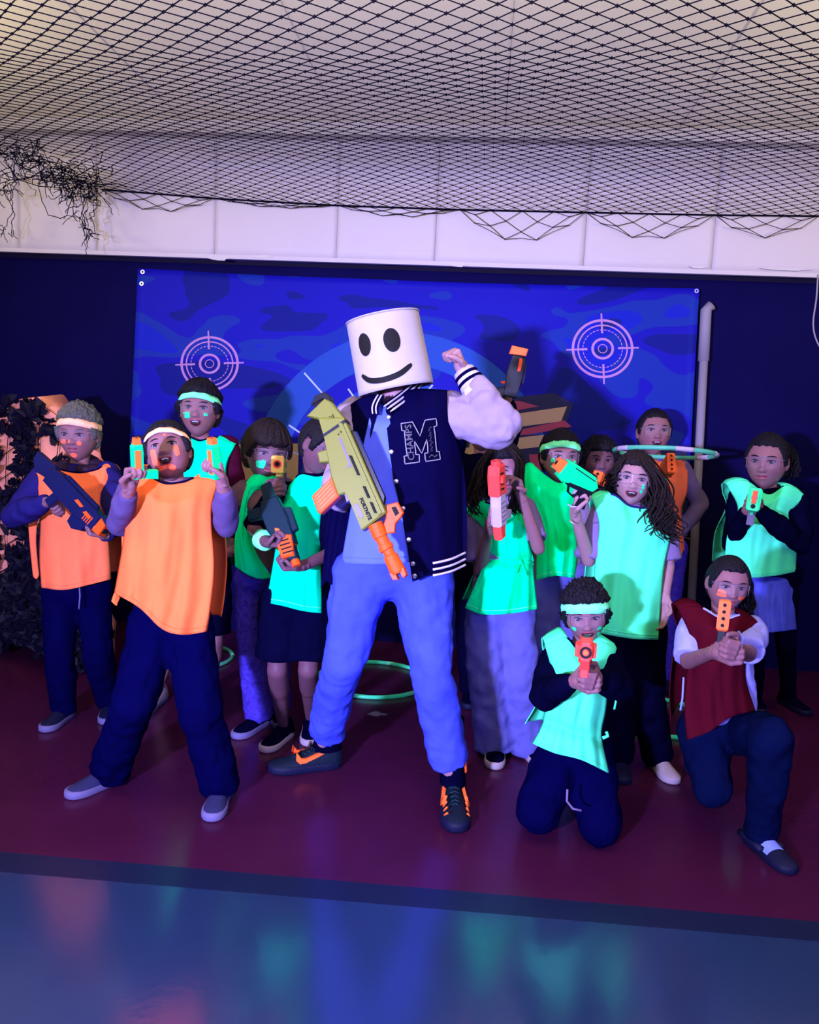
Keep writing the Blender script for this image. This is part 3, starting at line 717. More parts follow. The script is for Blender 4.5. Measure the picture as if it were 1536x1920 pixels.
# ================================================================ SHOES
def shoe(parent, ankle_xy, yaw_dir, L, um, sm, lace=None, high=0.0, zoff=0.0, tongue=None, name='shoe'):
    """ankle_xy ground point below the ankle, yaw_dir 3-vector toe direction"""
    X = yaw_dir.normalized(); Z = UP; Y = Z.cross(X).normalized(); o = Vector((ankle_xy[0], ankle_xy[1], zoff))
    prof = [(-.27, .55, .26), (-.25, .80, .33), (-.15, .92, .36), (.0, .92, .34), (.15, .92, .27), (.32, 1.02, .205), (.48, 1.08, .165), (.60, 1.0, .14), (.69, .78, .115), (.735, .45, .08)]
    hw = .17*L; rows = []; n = 16
    for (x, w_, h_) in prof:
        for k in range(n):
            a = math.pi*2*k/n; c, s_ = math.cos(a), math.sin(a)
            yy = hw*w_*math.copysign(abs(c)**.8, c); zz = .10*L*.9 + (h_*L-.07*L)*max(0, s_)**.75*1.0 - (.02*L if s_ < 0 else 0)*1
            yy *= 1-.30*max(0, s_)
            rows.append(o+X*x*L+Y*yy+Z*zz)
    fs = [f[::-1] for f in grid_faces(len(prof), n, True)]+[tuple(range(n)), tuple((len(prof)-1)*n+k for k in range(n))[::-1]]
    s = obj(name, rows, fs, um, parent)
    ol = [(-.28, 0), (-.265, .5), (-.2, .82), (-.05, .93), (.12, .90), (.3, 1.0), (.48, 1.08), (.62, .98), (.71, .72), (.755, .35), (.765, 0)]
    ol = ol+[(x, -y) for x, y in ol[-2:0:-1]]; m_ = len(ol); vs = []
    for (zz, k) in ((0, .97), (.02*L, 1.04), (.085*L, 1.05), (.115*L, .98)):
        for x, y in ol: vs.append(o+X*(x*L*(1 if k > 1 else .985))+Y*(y*hw*k)+Z*(zz + (.02*L*max(0, (x-.5))*2)))
    obj('sole', vs, [f[::-1] for f in grid_faces(4, m_, True)]+[tuple(range(m_)), tuple(3*m_+k for k in range(m_))[::-1]], sm, s)
    if lace:
        mb = MB()
        for i in range(5):
            x = .12+.065*i; h_ = np.interp(x, [p[0] for p in prof], [p[2] for p in prof])*L+.026*L; ww = hw*.42*(1-.25*i/5)
            mb.tube([o+X*x*L+Y*ww+Z*(h_-.02*L), o+X*(x+.03)*L+Z*h_, o+X*(x+.05)*L-Y*ww+Z*(h_-.02*L)], .011*L, 6)
            mb.tube([o+X*x*L-Y*ww+Z*(h_-.02*L), o+X*(x+.03)*L+Z*h_, o+X*(x+.05)*L+Y*ww+Z*(h_-.02*L)], .011*L, 6)
        mb.build('laces', lace, s, True)
    return s, (o, X, Y, Z)

# ================================================================ CLOTH PANELS
def coons(top, bot, left, right, nu, nv):
    T, B, L, Rr = bez(top, nu), bez(bot, nu), bez(left, nv), bez(right, nv); g = np.empty((nv, nu, 2))
    for j in range(nv):
        v = j/(nv-1)
        for i in range(nu):
            u = i/(nu-1)
            g[j, i] = (1-v)*T[i]+v*B[i]+(1-u)*L[j]+u*Rr[j]-((1-u)*(1-v)*T[0]+u*(1-v)*T[-1]+(1-u)*v*B[0]+u*v*B[-1])
    return g
def vest(parent, name, m_, top, bot, left, right, dc, rd=.13, wrap=.80, fold=.010, nf=5, back=True, neck=(.25, .75), seed=0, trim=None, nu=44, nv=54, thick=.003, flare=.03, dgrad=0.0, vfold=None, hem=None, arch=0.0, cyl=None, only_back=False):
    g = coons(top, bot, left, right, nu, nv); vs = []; vb = []
    for j in range(nv):
        v = j/(nv-1)
        for i in range(nu):
            u = i/(nu-1); c = (2*u-1)*wrap if cyl is None else max(-.97, min(.97, (g[j, i, 0]-cyl[0])/cyl[1]))
            base = rd*math.sqrt(max(0, 1-c*c)) + flare*v*math.cos(c*1.2)
            if j == 0: pass
            base *= .55+.45*min(1, v/.15) if cyl is None else .70+.30*min(1, v/.12)            # closes onto the shoulders
            fo = fold*(noise.noise(Vector((u*nf+1.5*v*(u-.5), v*.9, seed)))+.45*noise.noise(Vector((u*nf*1.8+v, v*1.5, seed+7))))*(.5+v*1.0)*1.15
            fo += fold*.5*noise.noise(Vector((u*4, v*5, seed+20)))
            if vfold: fo += vfold(u, v)
            d = dc-base-fo+dgrad*v
            p = P(g[j, i, 0], g[j, i, 1], d); vs.append(p)
            vb.append(p+FWD*(2*base+fo*.5))
    n = nu*nv; fs = [f for f in grid_faces(nv, nu)]
    allv = list(vs)
    if only_back: allv = vb; fs = [f[::-1] for f in fs]; back = False
    if back:
        allv += vb; fs += [f[::-1] for f in grid_faces(nv, nu, off=n)]
        ia, ib = int(neck[0]*(nu-1)), int(neck[1]*(nu-1))
        for a, b in ((0, ia), (ib, nu-1)):
            m0 = len(allv); S = 5
            for s in range(S):
                t = s/(S-1)
                for i in range(a, b+1): allv.append(vs[i].lerp(vb[i], t)+UP*.008*math.sin(math.pi*t))
            fs += [f[::-1] for f in grid_faces(S, b-a+1, off=m0)]
    o = obj(name, allv, fs, m_, parent)
    s = o.modifiers.new('s', 'SOLIDIFY'); s.thickness = thick; s.offset = 0
    if trim:
        ia, ib = int(neck[0]*(nu-1)), int(neck[1]*(nu-1)); mb = MB(); mb.tube([vs[i]+TOW*.003 for i in range(ia, ib+1)], .0045, 6); mb.build('neck_trim', trim, o, True)
    if hem is not None:
        for e in ((vs[(nv-3)*nu:(nv-2)*nu]),):
            mb = MB(); mb.tube([p+TOW*.0025 for p in e], .0018, 5); mb.build('hem_seam', hem, o, True)
    o['_n'] = 0; del o['_n']
    return o, vs, (nu, nv)
def vpt(vs, nn, u, v, off=.004):
    nu, nv = nn; i, j = u*(nu-1), v*(nv-1); i0, j0 = min(int(i), nu-2), min(int(j), nv-2); a, b = i-i0, j-j0
    p = (vs[j0*nu+i0]*(1-a)+vs[j0*nu+i0+1]*a)*(1-b)+(vs[(j0+1)*nu+i0]*(1-a)+vs[(j0+1)*nu+i0+1]*a)*b
    return p+TOW*off

# ================================================================ FIGURES
def figure(sp):
    d0 = sp['d']; k = sp.get('k', .78); J = {}
    for n_, v in sp['J'].items():
        if v[0] == 'g': q = G(v[1], v[2]); J[n_] = q+UP*.085*k
        else: J[n_] = P(v[0], v[1], d0+(v[2] if len(v) > 2 else 0))
    hx, hy, hs = sp['head']; hd = d0+sp.get('hd', -.03); hc = P(hx, hy, hd); hsize = sp.get('hsize', hs*hd/F)
    hf = HeadFrame(hc, hsize, *sp.get('look', (0, 0, 0)))
    nk = P(sp['neck'][0], sp['neck'][1], d0) if 'neck' in sp else (J['sa']+J['sb'])/2+UP*.03*k
    sh = (J['sa']+J['sb'])/2; pv = (J['ha']+J['hb'])/2; base = Vector((pv.x, pv.y, 0))
    if 'aa' in J and not sp.get('basepv'): base = Vector(((J['aa'].x+J['ab'].x)/2, (J['aa'].y+J['ab'].y)/2, 0))
    root = empty('person', base); tag(root, sp['label'], 'person', sp.get('group'))
    sax = (J['sb']-J['sa']); sw = sax.length; sax.normalize(); up = (nk-pv).normalized(); fw = sax.cross(up).normalized()
    if fw.dot(TOW) < 0: fw = -fw
    hw = (J['hb']-J['ha']).length
    # ---- body (torso, neck, limbs), then head and hands joined on
    mb = MB()
    def torso(mb, inf=0.0, low=1.0, hipx=1.0):
        for t in np.linspace(.06, low, 9):
            c = sh.lerp(pv, t)-UP*.0; wx = (sw*.5*(.98-.10*t)+.012*k)*(1-t)+(hw*.5+.075*k)*t*hipx
            wx = wx*(1-.10*math.sin(math.pi*min(1, t))) ; dy = (.098+.014*math.sin(math.pi*t))*k
            if t < .12: wx *= .92; dy *= .85
            ell(mb, c, [sax*(wx+inf), fw*(dy+inf), up*(.085*k+inf*.3)])
    torso(mb)
    headc = Vector(hf.w([[0, -.022, -.062]])[0]); cap(mb, nk-up*.03*k, headc, .054*k, .050*k*1.05)
    cap(mb, J['sa'].lerp(J['sb'], .12), J['sa'].lerp(J['sb'], .88), .052*k, .052*k)
    for s in 'ab':
        cap(mb, J['s'+s], J['e'+s], .052*k, .038*k); cap(mb, J['e'+s], J['w'+s], .038*k, .027*k)
        if 'k'+s in J: cap(mb, J['h'+s], J['k'+s], .072*k, .052*k)
        if 'a'+s in J: cap(mb, J['k'+s].lerp(J['a'+s], 0), J['k'+s].lerp(J['a'+s], .35), .056*k, .054*k); cap(mb, J['k'+s].lerp(J['a'+s], .35), J['a'+s], .048*k, .032*k)
    bme = remesh(mb, .009 if k < .9 else .010, 5)
    co, fs = mesh_np(bme); bpy.data.meshes.remove(bme)
    V_ = [co]; F_ = list(fs); n = len(co); MI = [0]*len(fs)
    def addm(c, f):
        nonlocal n
        c = np.asarray(c); V_.append(c); F_.extend([tuple(i+n for i in q) for q in f]); n += len(c); MI.extend([0]*len(f))
    if not sp.get('nohead'):
        addm(hf.w(HV), HF)
        for s in (-1, 1): c, f = ear_geo(hf, s); addm(c, f)
    for s in 'ab':
        h = sp.get('hand'+s)
        if h is None: continue
        D = h['D']; D = (J['w'+s]-J['e'+s]).normalized() if D is None else V(*D)
        mb = MB(); hand_parts(mb, J['w'+s], D, V(*h['N']), h.get('side', 1), h.get('L', .185*k), h.get('curl', (60, 75, 50)), thumb=h.get('thumb', 1))
        cap(mb, J['w'+s].lerp(J['e'+s], .10), J['w'+s]+D.normalized()*.02*k, .029*k, .027*k)
        hm = remesh(mb, .0036 if k < .9 else .0042, 3); c, f = mesh_np(hm); bpy.data.meshes.remove(hm); addm(c, f)
    V_ = np.concatenate(V_)
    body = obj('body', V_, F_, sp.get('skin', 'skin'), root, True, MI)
    if not sp.get('nohead'):
        make_face(hf, root, sp)
        hair_cap(hf, root, sp)
        if sp.get('band'): headband(hf, root, sp, sp['band'])
        if sp.get('glasses'): glasses(hf, root)
    # ---- clothing
    t = sp.get('top')
    if t:
        mb = MB(); inf = t.get('inf', .014); torso(mb, inf, t.get('low', .90), t.get('hipx', 1)); r_ = t.get('r', 1.0)
        cap(mb, J['sa'].lerp(J['sb'], .10), J['sa'].lerp(J['sb'], .90), .060*k, .060*k)
        if t.get('collar', True): cap(mb, nk-up*.05*k, nk+up*.012*k, .078*k, .066*k, True, False)
        if not t.get('split'):
            sleeves(mb, J, k, t, r_)
        me = remesh(mb, .010, 5, [(.016*t.get('wr', 1), .07), (.012*t.get('wr', 1), .16)]); me.name = 'top'; setmats(me, t['m']); link(t.get('name', 'shirt'), me, root)
        if t.get('split'):
            for s in 'ab':
                mb = MB(); sleeves(mb, J, k, t, r_, s); me = remesh(mb, .009, 5, [(.014*t.get('wr', 1), .05), (.03*t.get('wr', 1), .13)]); setmats(me, t['split']); link('sleeve', me, root)
    b = sp.get('bottom')
    if b:
        mb = MB(); ell(mb, pv+UP*.03, [sax*(hw*.5+.088*k+.014), fw*.125*k, UP*.14*k]); ln = b.get('len', 1.0); r0, r1, r2 = b.get('r', (.105, .082, .072))
        for s in 'ab':
            if 'k'+s not in J: continue
            if b.get('skirt'): continue
            if ln < .5:
                e = J['h'+s].lerp(J['k'+s], ln*2); cap(mb, J['h'+s], e, r0*k, (r0+(r1-r0)*ln*2)*k*1.1, True, False)
            else:
                cap(mb, J['h'+s], J['k'+s], r0*k, r1*k)
                if 'a'+s in J:
                    a = J['a'+s]; e = J['k'+s].lerp(a, min(1.0, (ln-.5)*2)); e = e-UP*b.get('drop', .03)*k*(ln >= 1); m_ = J['k'+s].lerp(e, .55)
                    cap(mb, J['k'+s], m_, r1*k, (r1+r2)/2*k*1.0); cap(mb, m_, e, (r1+r2)/2*k, r2*k, True, False)
        me = remesh(mb, .010, 5, [(.014*b.get('wr', 1), .06), (.014*b.get('wr', 1), .15)]); setmats(me, b['m']); link(b.get('name', 'trousers'), me, root)
    for s in 'ab':
        q = sp.get('shoe'+s)
        if q:
            g = G(*sp['J']['a'+s][1:3]) if sp['J']['a'+s][0] == 'g' else J['a'+s]
            sh_, fr = shoe(root, (g.x, g.y), V(q['t'][0], 0, q['t'][1]), q.get('L', .235), q['m'], q['s'], q.get('lace'), zoff=q.get('z', 0)); q['_o'] = sh_; q['_f'] = fr
    sp['_J'] = J; sp['_hf'] = hf; sp['_root'] = root; sp['_k'] = k
    return root
def sleeves(mb, J, k, t, r_, only=None):
    for s in ('ab' if only is None else only):
        ln = t.get('len', 1.0)
        ln = ln[s] if isinstance(ln, dict) else ln
        if ln <= 0: continue
        S, E, W_ = J['s'+s], J['e'+s], J['w'+s]
        if ln <= .55:
            cap(mb, S, S.lerp(E, ln*2), .066*k*r_, .064*k*r_, True, False)
        else:
            e = E.lerp(W_, (ln-.5)*2); rc = t.get('cuff', .040)
            cap(mb, S, E, .066*k*r_, .056*k*r_); m_ = E.lerp(e, .55); cap(mb, E, m_, .056*k*r_, .050*k*r_); cap(mb, m_, e, .050*k*r_, rc*k, True, False)
def locks(parent, m_, polys, d, n, r, spread, curl=.0, taper=.5, seed=1, name='hair_lock'):
    rd = random.Random(seed); mb = MB()
    for pl, w_ in polys:
        for _ in range(n):
            ox, oy, od = rd.gauss(0, spread*w_), rd.gauss(0, spread*.25), rd.gauss(0, .022); ph = rd.uniform(0, 6.28); fr = rd.uniform(2.2, 3.4)
            ln = rd.uniform(.82, 1.06); pts = []; q = bez([p if len(p) > 2 else (p[0], p[1], 0) for p in pl], 22)
            for i, c in enumerate(q):
                t = i/21*1.0
                if t > ln: break
                pts.append(P(c[0]+ox*(.5+.7*t)+curl*t*t*9*math.sin(ph+fr*t*6.28), c[1]+oy+curl*t*t*4*math.cos(ph+fr*t*6.28), d+c[2]+od+curl*t*t*.012*math.cos(ph+fr*t*6.28)))
            rr = [r*(1-taper*(i/(len(pts)-1))**2)*rd.uniform(.9, 1.1) for i in range(len(pts))]
            mb.tube(pts, rr, 5)
    return mb.build(name, m_, parent, True)

# ================================================================ TOY BLASTERS
class Gun:
    def __init__(s, name, label, o, fwd, up, sc=1.0, group=None):
        s.X = fwd.normalized(); s.Z = (up-s.X*up.dot(s.X)).normalized(); s.Y = s.Z.cross(s.X); s.o = o; s.k = sc
        s.root = empty(name, o); tag(s.root, label, 'toy blaster', group); s.fr = (o, s.X*sc, s.Y*sc, s.Z*sc)
    def w(s, x, y, z): return s.o+(s.X*x+s.Y*y+s.Z*z)*s.k
    def prof(s, name, m_, pts, t, y=0, bev=.003, parent=None):
        mb = MB(); prism(mb, pts, y-t/2, y+t/2, s.fr, 0, bev); return mb.build(name, m_, parent or s.root)
    def cyl(s, name, m_, pts, r, seg=18, parent=None):
        mb = MB(); mb.tube([s.w(*p) for p in pts], [q*s.k for q in r] if isinstance(r, (list, tuple)) else r*s.k, seg); return mb.build(name, m_, parent or s.root, False)
    def ring(s, name, m_, x, z, r0, r1, L=.01, parent=None, y=0):
        mb = MB(); n = 24; vs = []
        for (xx, rr) in ((x, r0), (x, r1), (x+L, r1), (x+L, r0)):
            for i in range(n): a = 2*math.pi*i/n; vs.append(s.w(xx, y+rr*math.cos(a), z+rr*math.sin(a)))
        mb.add(vs, grid_faces(4, n, True)+[(3*n+i, 3*n+(i+1) % n, (i+1) % n, i) for i in range(n)]); return mb.build(name, m_, parent or s.root)
def pistol(label, o, fwd, up, body, muzzle, grip='pl_black', sc=1.0, style=0, name='toy_blaster'):
    """o = back of the grip top; x forward along the barrel"""
    g = Gun(name, label, o, fwd, up, sc)
    if style == 0:
        b = g.prof('housing', body, [(-.05, -.005), (-.055, .035), (-.03, .055), (.13, .055), (.15, .045), (.15, .0), (.12, -.015), (.03, -.02)], .042)
        g.prof('top_rail', grip, [(-.02, .054), (-.02, .063), (.11, .063), (.11, .054)], .016)
        g.prof('handle', grip, [(-.045, -.004), (.002, -.012), (-.012, -.10), (-.060, -.10), (-.052, -.05)], .032)
        g.prof('trigger', muzzle, [(.014, -.015), (.026, -.018), (.020, -.045), (.012, -.04)], .008)
        g.prof('trigger_guard', body, [(.000, -.012), (.002, -.052), (.044, -.052), (.056, -.014), (.049, -.014), (.040, -.046), (.008, -.046), (.006, -.012)], .012, bev=0)
        g.prof('muzzle_block', muzzle, [(.15, .000), (.15, .050), (.185, .046), (.185, .004)], .040)
        g.ring('barrel_ring', grip, .184, .026, .008, .013, .004); g.cyl('barrel_bore', 'ink', [(.15, 0, .026), (.1862, 0, .026)], .0085)
        g.prof('front_barrel_lug', muzzle, [(.10, -.018), (.14, -.010), (.14, -.035), (.11, -.040)], .026)
        for x in (.02, .045, .07): g.prof('side_groove', grip, [(x, .012), (x+.006, .012), (x+.012, .040), (x+.006, .040)], .044, bev=0)
    if style == 1:      # tall four-dart front seen end on
        g.prof('housing', body, [(-.06, -.01), (-.065, .03), (-.02, .06), (.09, .06), (.10, .03), (.10, -.045), (.05, -.05), (.03, -.02)], .040)
        g.prof('handle', grip, [(-.055, -.008), (-.008, -.012), (-.02, -.105), (-.070, -.10)], .032)
        g.prof('trigger', grip, [(.006, -.015), (.020, -.018), (.016, -.048), (.006, -.04)], .008)
        mb = MB(); prism(mb, [(.10, -.052), (.10, .062), (.125, .066), (.135, .060), (.135, -.050), (.125, -.056)], -.022, .022, g.fr, 0, .006); f = mb.build('muzzle_block', muzzle, g.root)
        for i in range(4):
            z = -.034+i*.026; g.ring('barrel_ring', muzzle, .134, z, .007, .0115, .006, f); g.cyl('barrel_bore', 'ink', [(.130, 0, z), (.1362, 0, z)], .0072, parent=f)
    return g

# ================================================================ PEOPLE
def grip(N, side=1, D=None, curl=(55, 75, 55), **k): return dict(D=D, N=N, side=side, curl=curl, **k)
def px_line(o, parent, name, m_, pts, d, r):
    mb = MB(); mb.tube([P(x, y, d) for x, y in pts], r, 6); return mb.build(name, m_, parent, True)

# ---- 1: boy far left in orange vest with navy rifle
s1 = dict(label='person at far left in blue hoodie and orange vest holding a long navy toy rifle', d=3.72, k=.80, head=(148, 815, 100), neck=(148, 872), look=(2, -4, 0),
    J=dict(sa=(84, 898), sb=(202, 892), ea=(28, 968, -.10), eb=(228, 972, -.16), wa=(88, 940, -.26), wb=(200, 1004, -.34), ha=(112, 1120), hb=(178, 1120), ka=(112, 1235, -.03), kb=(184, 1235, 0), aa=('g', 120, 1348), ab=('g', 205, 1335)),
    skin='skin', hair='spiky', hairm='hairg', band='band_o', bandz=.048, bandh=.014, glasses=True, seed=3, fringe=.062,
    paint=[(.034, -.022, .016, .010, 'paint_o'), (-.030, -.026, .010, .010, 'paint_o'), (0, -.078, .014, .010, 'paint_o'), (.004, -.018, .005, .008, 'paint_o')],
    top=dict(m='blueh', r=1.30, name='hoodie', cuff=.036, wr=1.6), bottom=dict(m='navy', r=(.10, .085, .075)),
    handa=grip((.3, -.6, .5), 1, (.95, -.1, .3)), handb=grip((-.2, .8, .2), -1, (-.8, .2, .5)),
    shoea=dict(t=(-.1, 1), m='shoe_dk', s='sole_w'), shoeb=dict(t=(.3, 1), m='shoe_dk', s='sole_w'))
figure(s1)
mb = MB(); hk = P(146, 874, 3.74); 
ell(mb, hk+FWD*.05, [RT*.115, FWD*.085, UP*.040]); ell(mb, hk+RT*.07-UP*.012+TOW*.04, [RT*.06, FWD*.07, UP*.026]); ell(mb, hk-RT*.07-UP*.012+TOW*.04, [RT*.06, FWD*.07, UP*.026])
me = remesh(mb, .009, 6, [(.02, .05)]); setmats(me, 'hood'); link('hood', me, s1['_root'])
_, v1, n1 = vest(s1['_root'], 'vest', 'orange_vest2', [(62, 884), (88, 872), (112, 880), (148, 886), (182, 880), (196, 872), (211, 880)], [(78, 1102), (120, 1106), (165, 1097), (208, 1086)], [(62, 884), (72, 925), (76, 975), (74, 1040), (78, 1102)], [(211, 880), (203, 920), (198, 965), (205, 1030), (208, 1086)], 3.72, .138, .80, .014, 4, neck=(.22, .88), seed=3, trim='navy', hem='orange_vest2')
vest(s1['_root'], 'vest_back_flap', 'orange_vest2', [(52, 962), (62, 950), (74, 948)], [(62, 1080), (68, 1086), (74, 1078)], [(52, 962), (56, 1020), (62, 1080)], [(74, 948), (68, 1010), (74, 1078)], 3.80, .02, .5, .004, 3, back=False, neck=(.9, .1), seed=4, nu=10, nv=24)
px_line(s1['_root'], s1['_root'], 'drawstring', 'sole_w', [(149, 1100), (150, 1118), (148, 1142)], 3.58, .0035)
g = Gun('toy_rifle', 'long navy toy rifle with orange muzzle held at the far left', P(76, 868, 3.42), P(212, 1010, 3.30)-P(76, 868, 3.42), V(.75, .66, 0), .00232)
g.prof('stock', 'pl_navy', [(-12, -2), (-16, 14), (30, 18), (44, 12), (40, -8), (8, -16)], 18, bev=2)
g.prof('body', 'pl_navy', [(34, -16), (30, 12), (50, 17), (150, 17), (172, 14), (174, -14), (120, -20), (70, -18)], 24, bev=2)
g.prof('top_rail', 'pl_navy', [(60, 17), (62, 22), (150, 22), (152, 17)], 10, bev=1)
g.prof('fore_grip', 'pl_navy', [(120, -18), (160, -14), (158, -30), (140, -40), (124, -36)], 18, bev=2)
g.prof('handle', 'pl_navy', [(64, -16), (84, -16), (76, -44), (60, -40)], 14, bev=2)
for y in (-13, 13):
    g.prof('orange_stripe', 'pl_or', [(112, 2), (116, 8), (134, 6), (130, 1)], 1.5, y, 0); g.prof('orange_stripe', 'pl_or', [(140, -2), (144, 4), (160, 2), (158, -3)], 1.5, y, 0)
for i in range(4): g.prof('vent_rib', 'pl_or', [(146+i*5, -12), (148+i*5, -12), (148+i*5, 4), (146+i*5, 4)], 25.4, 0, 0)
g.prof('muzzle', 'pl_or', [(174, -14), (174, 14), (190, 10), (192, -12)], 24, bev=2)
for y in (-6, 0, 6): g.prof('muzzle_slot', 'ink', [(189, -6), (189, 4), (192.5, 3), (193, -6)], 3, y, 0)
g.prof('muzzle_hood', 'pl_navy', [(170, 13), (170, 19), (198, 15), (196, 9)], 20, bev=1)

# ---- 2: front left, orange vest, head tipped back, pistol in each hand
s2 = dict(label='person in long orange vest with head tipped back, a small pistol in each hand', d=2.98, k=.82, head=(316, 850, 112), neck=(322, 915), look=(3, 22, -13), hd=-.02,
    J=dict(sa=(248, 925), sb=(398, 918), ea=(222, 985, -.06), eb=(424, 985, -.06), wa=(242, 918, -.24), wb=(418, 908, -.24), ha=(290, 1165), hb=(352, 1165), ka=(252, 1315, -.04), kb=(376, 1325, -.04), aa=('g', 205, 1468), ab=('g', 413, 1498)),
    hair='short', hairm='hair', band='band_o', bandz=.050, bandh=.011, seed=5, fringe=.058, mouth='open',
    paint=[(.040, -.030, .014, .026, 'paint_o'), (-.042, -.022, .010, .024, 'paint_o'), (.015, -.075, .018, .008, 'paint_o'), (-.016, -.078, .014, .009, 'paint_o'), (.030, -.060, .008, .012, 'paint_o'), (-.010, .040, .006, .006, 'paint_o')],
    top=dict(m='lavd', r=1.0, len=.95, name='shirt', wr=1.2, collar=False), bottom=dict(m='navy', r=(.115, .098, .094), wr=1.3),
    handa=grip((.8, .2, .5), -1, (.25, .95, .15)), handb=grip((-.8, .2, .5), 1, (-.25, .95, .15)),
    shoea=dict(t=(-.55, .8), m='shoe_gr', s='sole_w', L=.245), shoeb=dict(t=(.06, 1), m='shoe_gr', s='sole_w', L=.245))
figure(s2)
_, v2, n2 = vest(s2['_root'], 'vest', 'orange_vest', [(234, 908), (260, 896), (279, 893), (310, 906), (345, 903), (364, 896), (390, 896), (409, 903)], [(215, 1112), (262, 1140), (305, 1180), (345, 1190), (388, 1184)], [(234, 908), (238, 960), (229, 1030), (215, 1112)], [(409, 903), (396, 960), (401, 1060), (396, 1130), (388, 1184)], 2.98, .150, .82, .020, 5, neck=(.24, .76), seed=11, trim='black', hem='orange_vest')
vest(s2['_root'], 'vest_back_flap', 'orange_vest', [(226, 952), (236, 945), (248, 948)], [(229, 1040), (233, 1046), (238, 1036)], [(226, 952), (228, 1000), (229, 1040)], [(248, 948), (240, 1000), (238, 1036)], 3.05, .02, .5, .004, 3, back=False, neck=(.9, .1), seed=4, nu=10, nv=20)
vest(s2['_root'], 'side_tie', 'orange_vest', [(216, 1108), (222, 1114), (226, 1120)], [(209, 1128), (216, 1134), (219, 1136)], [(216, 1108), (212, 1118), (209, 1128)], [(226, 1120), (222, 1128), (219, 1136)], 2.90, .01, .5, .003, 2, back=False, neck=(.9, .1), nu=8, nv=8)
for (px, lb, sg) in ((258, 'small green and orange toy pistol, left of the two raised over the long orange vest', 1), (402, 'small green and orange toy pistol, right of the two raised over the long orange vest', -1)):
    g = Gun('toy_pistol', lb, P(px, 878, 2.70), V(.05*sg, 1, .25), V(-.8*sg, 0, .6), .90)
    g.prof('housing', 'pl_green', [(-.04, -.018), (-.04, .020), (.085, .022), (.095, .014), (.095, -.016), (.06, -.020)], .036)
    g.prof('side_panel', 'pl_or2', [(-.02, -.010), (-.02, .014), (.075, .014), (.075, -.008)], .040, bev=.001)
    g.prof('handle', 'pl_green', [(-.04, -.018), (-.008, -.018), (-.014, -.075), (-.048, -.075)], .028)
    g.prof('trigger', 'pl_or2', [(.004, -.018), (.014, -.018), (.010, -.04), (.004, -.036)], .007)
    g.prof('muzzle_block', 'pl_or2', [(.095, -.014), (.095, .016), (.118, .013), (.118, -.011)], .030)
    g.cyl('barrel_bore', 'ink', [(.11, 0, .001), (.1185, 0, .001)], .006)

# ---- 3: taller boy behind, mint vest
s3 = dict(label='person standing behind the two orange vests at left in green headband and green vest', d=4.0, k=.84, head=(374, 770, 100), neck=(376, 822), look=(4, 4, 0),
    J=dict(sa=(330, 838), sb=(425, 838), ea=(322, 930, 0), eb=(446, 925, 0), wa=(335, 1010, -.05), wb=(436, 1010, -.08), ha=(345, 1075), hb=(400, 1075), ka=(322, 1200, 0), kb=(402, 1200, 0), aa=('g', 294, 1318), ab=('g', 396, 1306)),
    skin='skin', hair='bowl', band='band_g', bandz=.046, bandh=.014, over=False, seed=8, fringe=.048, glasses=True, mouth='open',
    paint=[(.036, -.018, .017, .005, 'paint_g'), (.032, -.030, .014, .007, 'paint_g'), (-.040, -.020, .009, .007, 'paint_g')],
    top=dict(m='maroon', r=1.15, len=1, collar=False, name='jumper'), bottom=dict(m='black', r=(.11, .09, .09), len=.46, name='shorts'),
    handa=grip((0, .5, .5)), handb=grip((0, .5, .5)),
    shoea=dict(t=(-.12, 1), m='shoe_lt', s='sole_w', lace='lace_b', L=.26), shoeb=dict(t=(.25, 1), m='shoe_lt', s='sole_w', L=.25))
figure(s3)
vest(s3['_root'], 'vest', 'teal_vest', [(312, 838), (335, 824), (352, 818), (374, 826), (398, 820), (416, 822), (441, 834)], [(325, 1075), (380, 1085), (425, 1075)], [(312, 838), (328, 880), (322, 960), (325, 1075)], [(441, 834), (424, 878), (426, 960), (425, 1075)], 4.0, .140, .8, .012, 5, neck=(.28, .75), seed=21, trim='navy')

# ---- 4: boy with glasses aiming at camera
s4 = dict(label='person in brown hoodie and clear glasses aiming a yellow nosed pistol', d=3.74, k=.80, head=(500, 850, 108), neck=(498, 905), look=(24, -4, 4),
    J=dict(sa=(462, 925), sb=(532, 925, .05), ea=(505, 965, -.18), eb=(548, 960, -.1), wa=(516, 925, -.42), wb=(528, 922, -.40), ha=(472, 1095), hb=(520, 1095), ka=(474, 1225, 0), kb=(515, 1225, .05), aa=('g', 485, 1362), ab=('g', 520, 1345)),
    skin='skin_in_shade', hair='bowl', hairm='hairb', seed=13, fringe=.034, glasses=True, paint=[(.034, -.034, .017, .018, 'paint_g')],
    top=dict(m='brownh', r=1.35, cuff=.036, name='hoodie', wr=1.4), bottom=dict(m='pattern', r=(.10, .085, .085)),
    handa=grip((.7, .2, .2), 1, (.1, .3, .9)), handb=grip((-.8, -.2, .2), -1, (-.05, .2, .9)),
    shoea=dict(t=(-.35, .8), m='black', s='sole_w', L=.25), shoeb=dict(t=(.3, .9), m='black', s='sole_w'))
figure(s4)
vest(s4['_root'], 'vest', 'teal_vest', [(462, 905), (474, 893), (500, 888), (520, 900)], [(441, 1062), (465, 1078), (490, 1086), (512, 1082)], [(462, 905), (450, 960), (441, 1010), (441, 1062)], [(520, 900), (478, 930), (470, 1000), (484, 1040), (512, 1082)], 3.74, .14, .85, .012, 4, neck=(.35, .8), seed=22)
g = pistol('toy pistol with a square pale yellow nose pointed at the viewer', P(530, 880, 3.40), V(.02, .06, 1), UP, 'pl_yel2', 'pl_yel2', 'pl_grey', .82, name='toy_pistol')
